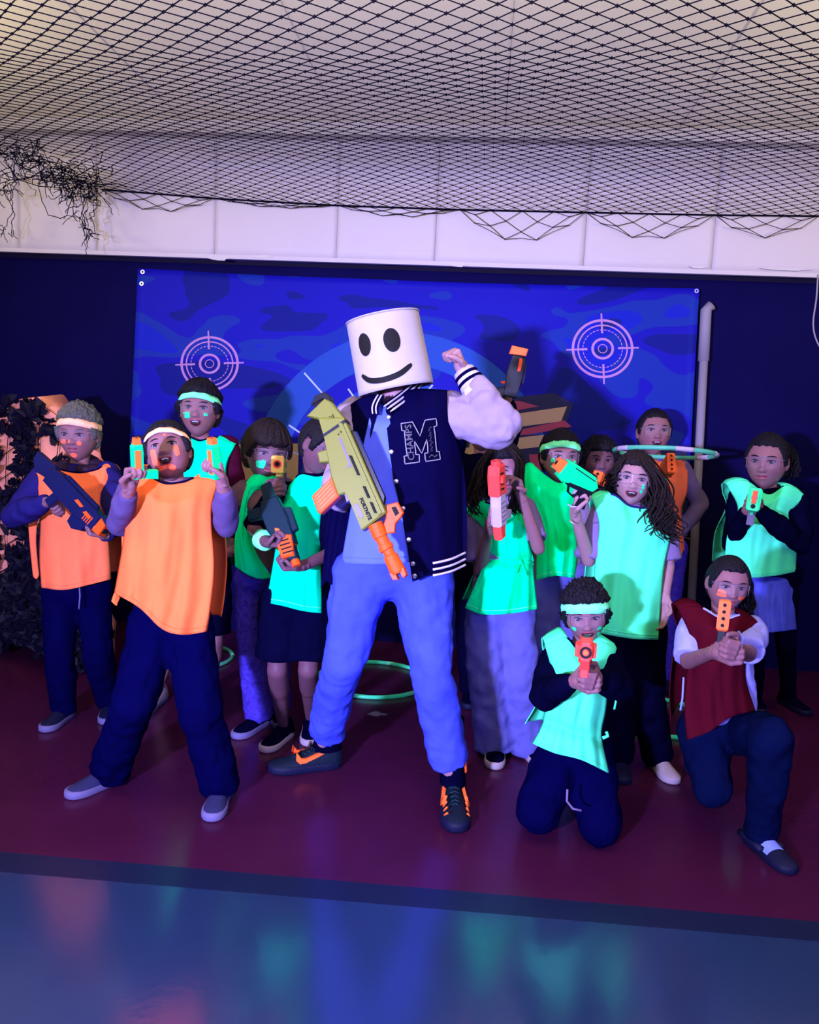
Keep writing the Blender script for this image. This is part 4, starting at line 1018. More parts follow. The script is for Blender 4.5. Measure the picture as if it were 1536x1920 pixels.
g.prof('nose_plate', 'pl_yel2', [(.184, -.020), (.184, .068), (.194, .064), (.194, -.016)], .062, bev=.006)
g.cyl('nose_hole', 'ink', [(.18, 0, .026), (.1955, 0, .026)], .013); g.ring('nose_ring', 'pl_red', .194, .026, .013, .021, .002)

# ---- 5: child with teal vest and dark rifle, head bent
s5 = dict(label='person in bright teal vest with bowed head, cradling a dark toy rifle', d=3.34, k=.80, head=(603, 838, 104), neck=(596, 890), look=(46, -22, 10), hd=-.05,
    J=dict(sa=(528, 925), sb=(610, 920, .04), ea=(476, 990, -.10), eb=(628, 1035, -.10), wa=(500, 1018, -.26), wb=(566, 1062, -.26), ha=(528, 1130), hb=(585, 1130), ka=(520, 1255, 0), kb=(578, 1255, 0), aa=('g', 530, 1385), ab=('g', 582, 1372)),
    skin='skin_in_shade', hair='short', seed=15, fringe=.050, glasses=True,
    top=dict(m='black', r=1.05, len=.52, name='shirt'), bottom=dict(m='black', r=(.12, .11, .10), len=.42, name='shorts', wr=1),
    handa=grip((.2, .9, .3), 1, (.8, .1, .4), L=.15), handb=grip((-.2, .9, .2), -1, (-.9, .0, .3), L=.15),
    shoea=dict(t=(-.3, .9), m='black', s='shoe_lt', L=.24), shoeb=dict(t=(.1, 1), m='black', s='shoe_lt', L=.24))
figure(s5)
_, v5, n5 = vest(s5['_root'], 'vest', 'teal_vest', [(532, 925), (548, 905), (565, 888), (595, 892), (628, 886), (648, 890)], [(500, 1130), (530, 1136), (570, 1146), (604, 1150)], [(532, 925), (524, 985), (512, 1060), (500, 1130)], [(648, 890), (612, 930), (602, 1020), (604, 1150)], 3.36, .13, .82, .012, 5, neck=(.30, .85), seed=31, trim='black', hem='mint_vest')
mb = MB(); wv = P(494, 1012, 3.14); ax = (P(515, 1018, 3.10)-P(475, 1004, 3.2)).normalized(); mb.tube([wv-ax*.03, wv-ax*.02, wv+ax*.02, wv+ax*.03], [.030, .040, .042, .034], 16); o = mb.build('wristband', 'band_g', s5['_root'], True)
g = Gun('toy_rifle', 'dark teal toy rifle with bright orange dart clip cradled across the teal vest', P(508, 945, 3.10), P(548, 1052, 3.02)-P(508, 945, 3.10), V(.85, .5, 0), .00205)
g.prof('body', 'pl_teal', [(-8, -14), (-6, 18), (40, 24), (92, 20), (96, -10), (50, -22), (10, -22)], 26, bev=3)
g.prof('scope_rail', 'pl_teal', [(20, 22), (24, 34), (70, 32), (72, 22)], 14, bev=2)
g.prof('stock', 'pl_teal', [(-40, -6), (-42, 14), (-6, 14), (-8, -10)], 16, bev=2)
g.prof('barrel_shroud', 'pl_teal', [(90, -6), (90, 16), (122, 14), (122, -4)], 20, bev=3)
cl_ = g.prof('dart_clip', 'pl_or', [(70, 4), (78, 20), (118, 10), (112, -14), (84, -14)], 30, bev=3)
for i in range(4): g.prof('clip_slot', 'ink', [(80+i*8, -8), (83+i*8, -8), (86+i*8, 12), (83+i*8, 12)], 31, 0, 0, cl_)
g.prof('orange_lever', 'pl_or2', [(52, -6), (58, 2), (70, 0), (66, -8)], 28, bev=1); g.prof('handle', 'pl_teal', [(0, -18), (22, -20), (14, -50), (-6, -46)], 18, bev=3)
g.cyl('muzzle', 'pl_or', [(120, 0, 5), (134, 0, 5)], 8)

# ---- 6: the adult performer in helmet and varsity jacket
D6 = 3.08
s6 = dict(label='tall person in white cylindrical smiling helmet and varsity jacket, fist raised', d=D6, k=1.0, head=(742, 700, 100), neck=(742, 752), nohead=True,
    J=dict(sa=(672, 792), sb=(838, 776), ea=(648, 925, .06), eb=(938, 800, -.10), wa=(636, 912, -.22), wb=(868, 694, -.04), ha=(680, 1075), hb=(788, 1078), ka=(644, 1240, -.02), kb=(812, 1275, -.06), aa=('g', 603, 1438), ab=('g', 848, 1508)),
    skin='skin_light', top=dict(m='shirtw', r=1.42, name='tshirt', split='sleeve', len={'a': 1.0, 'b': .86}, cuff=.052, low=.74, collar=False, wr=1.5, inf=.006),
    bottom=dict(m='jeans', r=(.125, .080, .078), wr=1.3, len=.90, name='jeans'),
    handa=dict(D=(.05, .9, .25), N=(.8, -.2, .4), side=-1, curl=(55, 75, 55)), handb=dict(D=(-.45, .80, .25), N=(-.75, -.45, .35), side=1, curl=(85, 100, 75), L=.165, thumb=.6))
figure(s6); r6 = s6['_root']; J6 = s6['_J']
CY = (758, 112)
vest(r6, 'tshirt_front', 'shirtw', [(700, 752), (728, 762), (760, 752)], [(640, 1056), (705, 1058), (772, 1054)], [(700, 752), (668, 900), (640, 1056)], [(760, 752), (752, 900), (772, 1054)], D6, .146, .9, .005, 4, back=False, seed=40, cyl=(750, 125), neck=(.3, .7), trim='shirtw', hem='shirtw')
def jd(px, py=None, off=0):
    c = max(-.97, min(.97, (px-CY[0])/CY[1])); v = .5; return D6-.155*math.sqrt(1-c*c)-.02-off
JR, vjr, njr = vest(r6, 'jacket_front', 'wool', [(724, 768), (752, 742), (780, 730), (838, 732)], [(774, 1091), (806, 1078), (842, 1068), (874, 1050)], [(724, 768), (728, 825), (739, 900), (755, 970), (774, 1091)], [(838, 732), (840, 790), (862, 845), (872, 900), (876, 980), (874, 1050)], D6, .155, .9, .010, 3, back=False, seed=41, cyl=CY, thick=.008, neck=(.9, .1))
JL, vjl, njl = vest(r6, 'jacket_front', 'wool', [(650, 768), (668, 752), (690, 742), (708, 740)], [(603, 1102), (612, 1090), (622, 1096), (633, 1078)], [(650, 768), (640, 850), (618, 950), (603, 1102)], [(708, 740), (702, 795), (686, 855), (664, 940), (648, 1010), (633, 1078)], D6, .155, .9, .010, 3, back=False, seed=42, cyl=CY, thick=.008, neck=(.9, .1))
vest(r6, 'jacket_back', 'wool', [(652, 768), (700, 742), (780, 730), (838, 740)], [(610, 1096), (700, 1090), (780, 1085), (872, 1052)], [(652, 768), (640, 850), (620, 950), (610, 1096)], [(838, 740), (850, 800), (868, 850), (876, 950), (872, 1052)], D6, .15, .9, .010, 3, seed=43, cyl=(748, 125), thick=.008, only_back=True)
mb = MB()   # shoulder yoke joining fronts and back
for s in 'ab': 
    o_ = J6['s'+s]; n_ = (J6['sa']+J6['sb'])/2+UP*.055; cap(mb, o_, n_.lerp(o_, .62), .080, .062)
    cap(mb, o_, o_-UP*.12, .080, .085)
me = remesh(mb, .010, 6, [(.01, .1)]); setmats(me, 'wool'); link('jacket_yoke', me, r6)
# collar with stripes (two folded halves)
def strip3(name, m_, pts, w_, parent, th=.006):
    """ribbon along pts (px,py,d), width vector w_ metres in UP/RT"""
    q = [P(*p) for p in pts]; mb = MB(); vs = []
    for p in q: vs += [p-w_*.5, p+w_*.5, p+w_*.5+FWD*th, p-w_*.5+FWD*th]
    mb.add(vs, grid_faces(len(q), 4, True)+[(0, 1, 2, 3), (4*len(q)-1, 4*len(q)-2, 4*len(q)-3, 4*len(q)-4)]); return mb.build(name, m_, parent)
cr_ = [(727, 772), (744, 760), (760, 748), (776, 734), (786, 722)]
co_ = strip3('collar', 'wool', [(x-2, y-6, 2.895+.02*i) for i, (x, y) in enumerate(bez(cr_, 9))], V(-.010, .045, 0), r6, .012)
for k_, sh in enumerate((-6, 2, 10)):
    mb = MB(); mb.tube([P(x+sh*.75-3, y+sh*.6-6, 2.885+.02*i) for i, (x, y) in enumerate(bez(cr_, 9))], [.001]+[.0042]*7+[.002], 6); mb.build('collar_stripe', 'stripe', co_, True)
cl2 = [(712, 742), (706, 752), (701, 765), (702, 778)]
c2_ = strip3('collar', 'wool', [(x, y, 2.93) for x, y in bez(cl2, 7)], V(.035, .0, 0), r6, .012)
for sh in (-3, 4):
    mb = MB(); mb.tube([P(x+sh, y-2, 2.922) for x, y in bez(cl2, 7)], .003, 6); mb.build('collar_stripe', 'stripe', c2_, True)
# hem rib stripes
for i, off in enumerate((0, 12, 23)):
    mb = MB(); q = bez([(812, 1056+off), (832, 1052+off), (852, 1046+off), (873, 1036+off)], 12)
    mb.tube([P(x, y, jd(x, off=.018)+.03*max(0, (x-850)/25)) for x, y in q], .0045, 6); mb.build('hem_stripe', 'stripe', JR, True)
# snaps
for (u, v) in ((.045, .055), (.03, .25), (.03, .42), (.035, .58), (.04, .76), (.05, .90), (.05, .97)):
    p = vpt(vjr, njr, u, v, .010); mb = MB(); mb.tube([p+FWD*.004, p+TOW*.002, p+TOW*.003], [.0085, .0085, .005], 14); mb.build('snap', 'metal', JR, True)
M['dim_grey'] = mat('dim_grey_thread', (.07, .065, .10), .7)
# letter M patch
def jp(px, py, off=.014): 
    best = min(range(len(vjr)), key=lambda i: (PX[i][0]-px)**2+(PX[i][1]-py)**2)
    return P(px, py, depth(vjr[best])-off)
PX = []
for p in vjr:
    q = R.transposed() @ (p-CAM); PX.append((768+F*q.x/-q.z, 960-F*q.y/-q.z))
def Mxy(x, y):  # unit patch coordinates -> px  (0..10, 0..10)
    return (752+x*6.6+ (10-y)*.75, 870-y*7.6-x*.9)
Mo = [(0, 10), (3.2, 10), (5, 6.2), (6.8, 10), (10, 10), (10, 8.2), (9.2, 8.2), (9.2, 1.9), (10, 1.9), (10, 0), (5.9, 0), (5.9, 1.9), (6.8, 1.9), (6.8, 5.2), (5, 2.0), (3.3, 5.2), (3.3, 1.9), (4.2, 1.9), (4.2, 0), (0, 0), (0, 1.9), (.8, 1.9), (.8, 8.2), (0, 8.2)]
mb = MB(); pts = [jp(*Mxy(x, y)) for x, y in Mo]; n = len(pts); bk = [p+FWD*.010 for p in pts]
bmm = bmesh.new(); fv = [bmm.verts.new(p) for p in pts]; f_ = bmm.faces.new(fv); bmesh.ops.triangulate(bmm, faces=[f_]); bmm.verts.index_update(); tri = [tuple(v.index for v in f.verts) for f in bmm.faces]; bmm.free()
mb.add(pts+bk, tri+[(k, n+k, n+(k+1) % n, (k+1) % n) for k in range(n)]); Mp = mb.build('letter_patch', 'black', JR)
mb = MB(); oo = []
for i in range(n):
    a, b = pts[i], pts[(i+1) % n]; oo += [a.lerp(b, t)+TOW*.002+V(random.uniform(-.001, .001), random.uniform(-.001, .001), 0) for t in (0, .33, .66)]
mb.tube(oo, .0022, 5, close=True); mb.build('patch_outline', 'grey_line', Mp, True)
c = jp(*Mxy(2.0, 5.1), .017); e = jp(*Mxy(2.0, 7), .017); X_ = (e-c).normalized(); Y_ = (-(X_.cross(TOW))).normalized(); Y_ = -Y_ if Y_.dot(RT) > 0 else Y_
mb = MB(); text_geo('CHAMPS', .034, (c, X_, Y_, X_.cross(Y_)), mb, 0, .001, .0004); mb.build('patch_lettering', 'dim_grey', Mp)
mb = MB()
for i in range(10):
    y = 2.3+i*.62; x = 7.45+.25*(i % 2); mb.tube([jp(*Mxy(x, y), .017), jp(*Mxy(x+.55+.3*(i % 3 == 0), y+.15), .017), jp(*Mxy(x+.3, y+.42), .017)], .0012, 4)
mb.tube([jp(*Mxy(7, .8), .017), jp(*Mxy(7.8, 1.4), .017), jp(*Mxy(8.6, .7), .017), jp(*Mxy(9.3, 1.2), .017)], .002, 4)
mb.build('patch_stitching', 'dim_grey', Mp)
# cuff b with stripes
ax = (J6['wb']-J6['eb']).normalized(); w0 = J6['wb']-ax*.075
mb = MB(); cap(mb, w0, J6['wb']-ax*.005, .052, .042, False, False); cap(mb, w0-ax*.03, w0, .062, .052, False, False)
cuff = mb.build('cuff', 'stripe', r6, True)
for t in (.018, .046):
    mb = MB(); p = w0+ax*t; r_ = .052-.010*t/.07+.003; mb.tube([p-ax*.006, p+ax*.006], r_, 24); mb.build('cuff_stripe', 'wool', cuff)
ax = (J6['wa']-J6['ea']).normalized(); mb = MB(); cap(mb, J6['wa']-ax*.07, J6['wa']-ax*.01, .050, .042, False, False); mb.build('cuff', 'stripe', r6, True)
# ---- helmet (plain stand-in with a simple smile)
tb, bb = P(717, 594, 2.99), P(743, 731, 3.01); hax = (tb-bb); HL = hax.length; hax.normalize()
vw = (CAM-(tb+bb)/2); Nf = (vw-hax*vw.dot(hax)).normalized(); Sf = hax.cross(Nf).normalized(); Sf = Sf if Sf.dot(RT) > 0 else -Sf
hy = math.radians(-13); Nn = Nf*math.cos(hy)+Sf*math.sin(hy); Ss = Sf*math.cos(hy)-Nf*math.sin(hy)
R0, R1 = .143, .137
def HP(a, h, off=0):
    r_ = R0+(R1-R0)*h+off; return bb+hax*HL*h+(Nn*math.cos(a)+Ss*math.sin(a))*r_
prof = [(0, -.004), (0, 0)]; rows = []; n = 64
lv = [(.002, -.010), (-.004, -.004), (0, 0)]+[(t, 0) for t in np.linspace(.05, .955, 10)]+[(.985, -.003), (1.0, -.010), (1.004, -.03), (1.006, -.08), (1.006, -.125)]
for h, off in lv: rows += [HP(2*math.pi*k/n, h, off) for k in range(n)]
m0 = len(rows)
inn = [(1-.03, -.010), (.002, -.010)]
for h, off in inn: rows += [HP(2*math.pi*k/n, h, off) for k in range(n)]
fs = grid_faces(len(lv), n, True)+[tuple((len(lv)-1)*n+k for k in range(n))]+grid_faces(2, n, True, m0)+[tuple(m0+k for k in range(n))[::-1]]
helm = obj('helmet', rows, fs, 'mask', r6)
mb = MB(); mb.tube([HP(2*math.pi*k/n, .985, .0005) for k in range(n)], .003, 6, close=True); mb.build('helmet_rim', 'mask', helm, True)
def on_helm(name, pts, parent=helm, off=.0025):
    """pts list of (angle_m, height) outline ; filled fan, following the curved wall"""
    cx = sum(p[0] for p in pts)/len(pts); cz = sum(p[1] for p in pts)/len(pts); n = len(pts); vs = []; S = 5
    for s in range(1, S+1):
        for (x, z) in pts: xx, zz = cx+(x-cx)*s/S, cz+(z-cz)*s/S; vs.append(HP(xx/R0, zz, off))
    vs.append(HP(cx/R0, cz, off)); c_ = len(vs)-1
    vs += [HP(x/R0, z, -.001) for x, z in pts]
    fs = [(c_, k, (k+1) % n) for k in range(n)]+grid_faces(S, n, True)+[((S-1)*n+k, (S-1)*n+(k+1) % n, c_+1+(k+1) % n, c_+1+k) for k in range(n)]
    return obj(name, vs, fs, 'ink', parent, False)
for (cx, cz, a_, b_) in ((-.057, .62, .027, .150), (.051, .60, .031, .155)):
    on_helm('eye_spot', [(cx+a_*math.cos(t), cz+b_*math.sin(t)) for t in [k*2*math.pi/32 for k in range(32)]])
q = bez([(-.098, .245), (-.06, .150), (-.005, .120), (.055, .155), (.108, .255)], 26); vs = []; S = len(q)
for i, (x, z) in enumerate(q):
    a = q[max(0, i-1)]; b = q[min(S-1, i+1)]; t = np.array([b[0]-a[0], (b[1]-a[1])*HL]); t /= np.linalg.norm(t); nn = np.array([-t[1], t[0]/HL]); w_ = .0105*min(1, .45+.55*math.sin(math.pi*i/(S-1))**.4)
    vs += [HP((x+nn[0]*w_)/R0, z+nn[1]*w_, .0025), HP((x-nn[0]*w_)/R0, z-nn[1]*w_, .0025), HP((x-nn[0]*w_)/R0, z-nn[1]*w_, -.002), HP((x+nn[0]*w_)/R0, z+nn[1]*w_, -.002)]
obj('smile', vs, grid_faces(S, 4, True)+[(0, 1, 2, 3), tuple(4*S-1-k for k in range(4))], 'ink', helm, False)
# ---- boots
def boot(s, t, L):
    g = G(*s6['J']['a'+s][1:3]); sh_, (o, X, Y, Z) = shoe(r6, (g.x, g.y), V(*t), L, 'shoe_tl', 'shoe_dk', 'pl_teal')
    a = J6['a'+s]; kn = J6['k'+s]; up_ = (kn-a).normalized()
    mb = MB(); b0_ = Vector((g.x, g.y, .08))-X*.02; rows = []
    for (h, r1, r2) in ((0, .064, .052), (.05, .058, .050), (.12, .057, .051), (.19, .060, .055), (.26, .062, .058)):
        c = b0_+UP*h*.55+up_*h*.5
        rows += [c+X*r1*math.cos(q)+Y*r2*math.sin(q) for q in [k*2*math.pi/20 for k in range(20)]]
    obj('boot_shaft', rows, grid_faces(5, 20, True), 'black', sh_)
    for sg in (-1, 1):
        q = [b0_+UP*h*.55+up_*h*.5+Y*sg*(.050+.002)+X*.012 for h in (.05, .09, .13, .17)]
        mb = MB(); mb.tube(q, .0065, 8); mb.build('pull_strap', 'pl_or2', sh_, True)
    sw_ = [(.118, .092), (.120, .060), (.105, .046), (.080, .048), (.02, .068), (-.065, .102), (.02, .082), (.075, .064), (.098, .066)] # swoosh emblem outline (x forward reversed)
    for sg in (-1, 1):
        pts = []
        for (x, z) in sw_:
            xx = x; wv = np.interp(xx/L, [-.27, -.15, .15, .48, .6], [.6, .95, .95, 1.08, 1.0])*.17*L*(1-.25*max(0, (z-.05)/.08)); pts.append(o+X*xx+Y*sg*(wv*(1-3.2*max(0, z-.05))+.003)+Z*z)
        mb = MB(); n = len(pts); bk = [p-Y*sg*.012 for p in pts]; mb.add(pts+bk, [(0, 1, 8), (1, 2, 8), (2, 3, 7, 8), (3, 4, 6, 7), (4, 5, 6)]+[(k, n+k, n+(k+1) % n, (k+1) % n) for k in range(n)]); mb.build('swoosh_emblem', 'pl_or2', sh_)
        if s == 'b':
            for i in range(4):
                x = .10+.032*i; mb = MB(); mb.tube([o+X*x+Y*sg*.047+Z*.055, o+X*(x+.012)+Y*sg*.036+Z*(.088-.006*i)], .004, 6); mb.build('side_stripe', 'pl_or2', sh_, True)
boot('a', (-.95, 0, .34), .30); boot('b', (.03, 0, 1), .30)
# ---- the large yellow toy rifle
A6, B6 = P(612, 765, 2.80), P(710, 985, 2.74)
g = Gun('toy_rifle', 'large olive yellow toy rifle with orange barrel held in front of the varsity jacket', A6, B6-A6, V(.90, .42, .1), (B6-A6).length/241)
body = g.prof('body', 'pl_yel', [(14, -18), (35, 26), (228, 25), (239, -29), (179, -28), (164, -30), (162, -43), (123, -41), (55, -24)], 34, bev=3)
g.prof('stock', 'pl_yel', [(0, -38), (-15, 7), (-4, 15), (36, 25), (30, -16), (16, -19)], 26, bev=3)
g.prof('butt_pad', 'pl_black', [(-16, -22), (-28, -8), (-26, 12), (-14, 18), (-4, 15), (-15, 6)], 24, bev=2)
g.prof('top_rail', 'pl_black', [(60, 25), (66, 34), (200, 33), (212, 25)], 14, bev=2)
g.prof('side_ridge', 'pl_yel', [(40, 12), (44, 19), (226, 18), (228, 11)], 40, bev=1.5)
c_ = g.prof('dart_clip', 'pl_or', [(124, -40), (163, -42), (178, -88), (172, -92), (141, -90), (138, -84)], 26, bev=3)
for i in range(5):
    t = i/5; g.prof('clip_rib', 'pl_or2', [(129+t*32, -46), (132+t*32, -46), (147+t*30, -84), (144+t*30, -84)], 29, bev=.8, parent=c_)
g.prof('black_strap', 'pl_black', [(47, -22), (52, -24), (46, 26), (40, 26)], 37, bev=.5)
for (a, b) in ((104, 146), (166, 192), (198, 222)): g.prof('side_slot', 'ink', [(a, 6), (a+3, 10), (b, 9.5), (b-2, 5.5)], 41, bev=0)
g.prof('selector_groove', 'pl_grey', [(66, 1), (68, 5), (124, 3), (124, -8), (120, -4), (118, -.5)], 35.5, bev=.5)
g.prof('side_badge', 'pl_grey', [(188, -22), (192, -15), (216, -15), (220, -20), (214, -24), (192, -25)], 35.5, bev=.5)
g.prof('grey_latch', 'pl_grey', [(164, -32), (166, -22), (178, -24), (180, -34)], 30, bev=1)
for (x, z) in ((58, 10), (60, 4)): g.cyl('screw', 'ink', [(x, -17.6, z), (x, 17.6, z)], 1.6, 10)
mb = MB(); sgn = -1 if g.Y.dot(TOW) < 0 else 1; N_ = g.Y*sgn; X_ = g.X; Y_ = N_.cross(X_)
text_geo('FORTNITE', .0175, (g.w(206, sgn*17.6, -6.5), X_, Y_, N_), mb, 0, .0012, .0009)
me_ = mb.build('lettering', 'ink', g.root)
mb = MB()
for i in range(7): 
    x = 22+i*3.2; mb.tube([g.w(x-2, sgn*14.5, 10-i*.5), g.w(x+1.5, sgn*14.5, 5+1.5*(i % 2)), g.w(x-1, sgn*14.5, 1)], .0011, 5)
mb.build('stock_marking', 'ink', g.root)
g.prof('handle', 'pl_yel', [(74, -24), (98, -32), (90, -52), (70, -48)], 22, bev=3)
g.cyl('barrel', 'pl_or', [(236, 0, -5), (262, 0, -5), (263, 0, -5), (278, 0, -4), (279, 0, -4), (288, 0, -4), (289, 0, -3), (300, 0, -3)], [14, 14, 11.5, 11.5, 14, 14, 10.5, 10.5], 20)
mz = g.cyl('muzzle_brake', 'pl_or', [(299, 0, -3), (301, 0, -3), (332, 0, -2), (336, 0, -2)], [11, 13.5, 14.5, 13], 20)
for y in (-7, 7): g.prof('muzzle_prong', 'pl_or', [(330, -16), (330, -6), (346, -6), (343, -15)], 6, y, 1, mz); g.prof('muzzle_prong', 'pl_or', [(330, 2), (330, 12), (345, 11), (347, 3)], 6, y, 1, mz)
g.cyl('barrel_bore', 'ink', [(330, 0, -2), (336.6, 0, -2)], 7, parent=mz)
fsight = g.prof('front_sight', 'pl_or', [(214, 30), (218, 50), (240, 52), (246, 44), (252, 30), (266, 22), (262, 8), (244, 10), (236, 18)], 12, bev=2)
g.prof('sight_window', 'ink', [(222, 36), (224, 44), (238, 45), (240, 36)], 12.6, bev=0, parent=fsight)

# ---- 7: child hidden behind the adult, only the raised arm and blaster show
s7 = dict(label='person hidden behind the varsity jacket, one hand raising a dark toy blaster', d=4.25, k=.80, head=(905, 800, 92), neck=(905, 852), look=(0, 0, 0), hair='short', seed=17,
    J=dict(sa=(868, 868), sb=(940, 866), ea=(860, 940), eb=(962, 800, -.05), wa=(870, 1000, -.05), wb=(950, 742, -.15), ha=(880, 1060), hb=(928, 1060), ka=(878, 1170), kb=(930, 1170), aa=('g', 880, 1310), ab=('g', 935, 1310)),
    top=dict(m='black', r=1.1, len=.9, name='shirt'), bottom=dict(m='black'), handa=grip((0, .5, .5)), handb=grip((.7, .2, .3), -1, (0, 1, .1)),
    shoea=dict(t=(-.1, 1), m='black', s='shoe_dk'), shoeb=dict(t=(.1, 1), m='black', s='shoe_dk'))
figure(s7)
mb = MB(); p = s7['_J']['wb']; mb.tube([p-UP*.008+V(-.02, 0, 0), p+UP*.020+V(-.02, 0, 0)], .028, 14); mb.build('wristband', 'band_g', s7['_root'], True)
g = Gun('toy_blaster', 'dark toy blaster with glowing orange tip held up above the varsity sleeve', P(958, 742, 4.02), P(974, 650, 3.98)-P(958, 742, 4.02), V(1, .1, .1), .00265)
g.prof('housing', 'pl_black', [(-2, -14), (-4, 10), (30, 16), (72, 16), (76, 8), (76, -10), (40, -16)], 20, bev=2); g.prof('handle', 'pl_black', [(-4, -10), (16, -14), (8, -36), (-8, -32)], 12, bev=2)
g.prof('trigger', 'pl_or', [(20, -15), (26, -15), (24, -24), (20, -22)], 5, bev=.5); g.prof('top_rail', 'pl_navy', [(24, 15), (26, 20), (62, 20), (64, 15)], 9, bev=1)
g.prof('tip_block', 'pl_or2', [(76, -17), (76, 15), (90, 17), (92, -14)], 22, bev=2); g.prof('side_detail', 'pl_or', [(46, 4), (48, 10), (70, 10), (72, 4)], 21, bev=.5)
g.cyl('barrel_bore', 'ink', [(86, 0, 0), (92.8, 0, 0)], 5)

# ---- 8: girl with long dark hair, white trousers
s8 = dict(label='person in tied green vest and wide pale trousers holding a red and white toy blaster', d=3.55, k=.80, head=(944, 882, 98), neck=(938, 935), look=(18, -4, -4),
    J=dict(sa=(898, 955), sb=(982, 955), ea=(900, 1072, -.04), eb=(1010, 1028, -.10), wa=(918, 985, -.26), wb=(976, 925, -.22), ha=(908, 1150), hb=(968, 1150), ka=(912, 1275), kb=(978, 1275), aa=('g', 930, 1412), ab=('g', 990, 1412)),
    skin='skin', hair='long', seed=19, fringe=.058, glasses=True,
    top=dict(m='lav', r=1.15, len=.42, name='tshirt'), bottom=dict(m='greytrs', r=(.108, .105, .125), wr=1.4, drop=.04),
    handa=grip((.8, .2, .2), -1, (0, .9, .4)), handb=grip((-.6, -.2, .5), 1, (-.35, .7, .4), curl=(30, 40, 30)),
    shoea=dict(t=(-.15, 1), m='black', s='shoe_lt', L=.25), shoeb=dict(t=(.3, 1), m='black', s='shoe_lt', L=.25))
figure(s8)
_, v8, n8 = vest(s8['_root'], 'vest', 'green_vest', [(873, 958), (890, 944), (912, 942), (940, 956), (968, 950), (985, 948), (996, 965)], [(872, 1140), (905, 1152), (960, 1150), (1008, 1142)], [(873, 958), (902, 985), (918, 1020), (902, 1070), (872, 1140)], [(996, 965), (992, 1010), (1001, 1050), (1000, 1070), (1008, 1142)], 3.55, .13, .85, .020, 7, neck=(.32, .80), seed=51, trim='black', hem='mint_vest', vfold=lambda u, v: -.035*math.exp(-((v-.52)/.05)**2))
mb = MB()
mb.tube([vpt(v8, n8, u, .52+.015*math.sin(u*9), .010) for u in np.linspace(0, 1, 26)], .0045, 6)
for (a, b) in ((.66, .78), (.70, .80), (.72, .95)): mb.tube([vpt(v8, n8, a+(b-a)*t*.5-.10*t*(b < .9), .52+.30*t*(b-.5), .016) for t in np.linspace(0, 1, 8)], .005, 6)
isph(mb, vpt(v8, n8, .68, .52, .016), .012); mb.build('waist_tie', 'green_vest', s8['_root'], True)
locks(s8['_root'], 'hairb', [([(918, 848, -.08), (898, 880, -.08), (888, 930, -.10), (884, 968, -.12)], 1), ([(925, 842, -.02), (905, 890, .02), (900, 950, 0)], 1.2), ([(955, 842, -.08), (972, 870, -.10), (966, 930, -.12), (962, 965, -.14)], .6), ([(945, 838, 0), (965, 880, .06), (960, 960, .04)], 1)], 3.52, 34, .0048, 6, .9, .5, 3)
g = Gun('toy_blaster', 'red and white toy blaster held upright before a face', P(936, 985, 3.16), P(931, 868, 3.08)-P(936, 985, 3.16), V(-.5, 0, .85), .00206)
g.prof('housing', 'pl_white', [(-4, -12), (0, 12), (40, 16), (66, 12), (66, -12), (30, -16)], 22, bev=4)
g.prof('front_shell', 'pl_red', [(60, -15), (62, 18), (104, 20), (122, 14), (122, -12), (96, -18)], 24, bev=4)
g.prof('rear_cap', 'pl_red', [(-26, -10), (-28, 8), (2, 12), (0, -12)], 18, bev=3)
for i in range(4): g.prof('shell_vent', 'ink', [(72+i*10, -4), (76+i*10, -4), (78+i*10, 10), (74+i*10, 10)], 24.8, bev=0)
for i in range(5): g.prof('grip_line', 'pl_grey', [(10+i*9, -10), (12+i*9, -10), (12+i*9, 10), (10+i*9, 10)], 22.6, bev=0)
g.ring('muzzle_ring', 'pl_red', 121, 1, 5, 10, 8); g.cyl('barrel_bore', 'ink', [(118, 0, 1), (123, 0, 1)], 5.5); g.prof('handle', 'pl_white', [(6, -14), (26, -16), (18, -48), (0, -44)], 14, bev=3); g.prof('side_lug', 'pl_red', [(84, 0), (88, 10), (100, 9), (100, -2)], 32, bev=2)

# ---- 9: boy with green headband behind
s9 = dict(label='person in green headband and loose green vest standing behind the bright green pistol', d=4.0, k=.80, head=(1050, 858, 96), neck=(1048, 908), look=(6, 0, 0),
    J=dict(sa=(1004, 922), sb=(1082, 920), ea=(1006, 1000), eb=(1092, 1000), wa=(1030, 1040, .10), wb=(1070, 1040, .10), ha=(1022, 1090), hb=(1072, 1090), ka=(1020, 1200), kb=(1072, 1200), aa=('g', 1020, 1330), ab=('g', 1075, 1330)),
    skin='skin', hair='short', band='band_g', bandz=.050, bandh=.016, seed=23, fringe=.062, glasses=True, paint=[(.050, -.010, .008, .011, 'paint_g'), (.044, -.036, .010, .010, 'paint_g'), (-.045, -.016, .008, .010, 'paint_g')],
    top=dict(m='lav', r=1.2, len=.45, name='tshirt'), bottom=dict(m='greytrs', r=(.108, .09, .088)), handa=grip((0, .5, .5)), handb=grip((0, .5, .5)),
    shoea=dict(t=(-.1, 1), m='black', s='sole_w'), shoeb=dict(t=(.1, 1), m='black', s='sole_w'))
figure(s9)
vest(s9['_root'], 'vest', 'green_vest', [(982, 888), (998, 872), (1022, 890), (1048, 906), (1070, 898), (1096, 905)], [(1006, 1088), (1040, 1080), (1062, 1082), (1078, 1084)], [(982, 888), (990, 940), (1006, 1000), (1006, 1088)], [(1096, 905), (1074, 960), (1082, 1030), (1078, 1084)], 4.0, .145, .85, .018, 5, neck=(.22, .7), seed=61, hem='mint_vest')

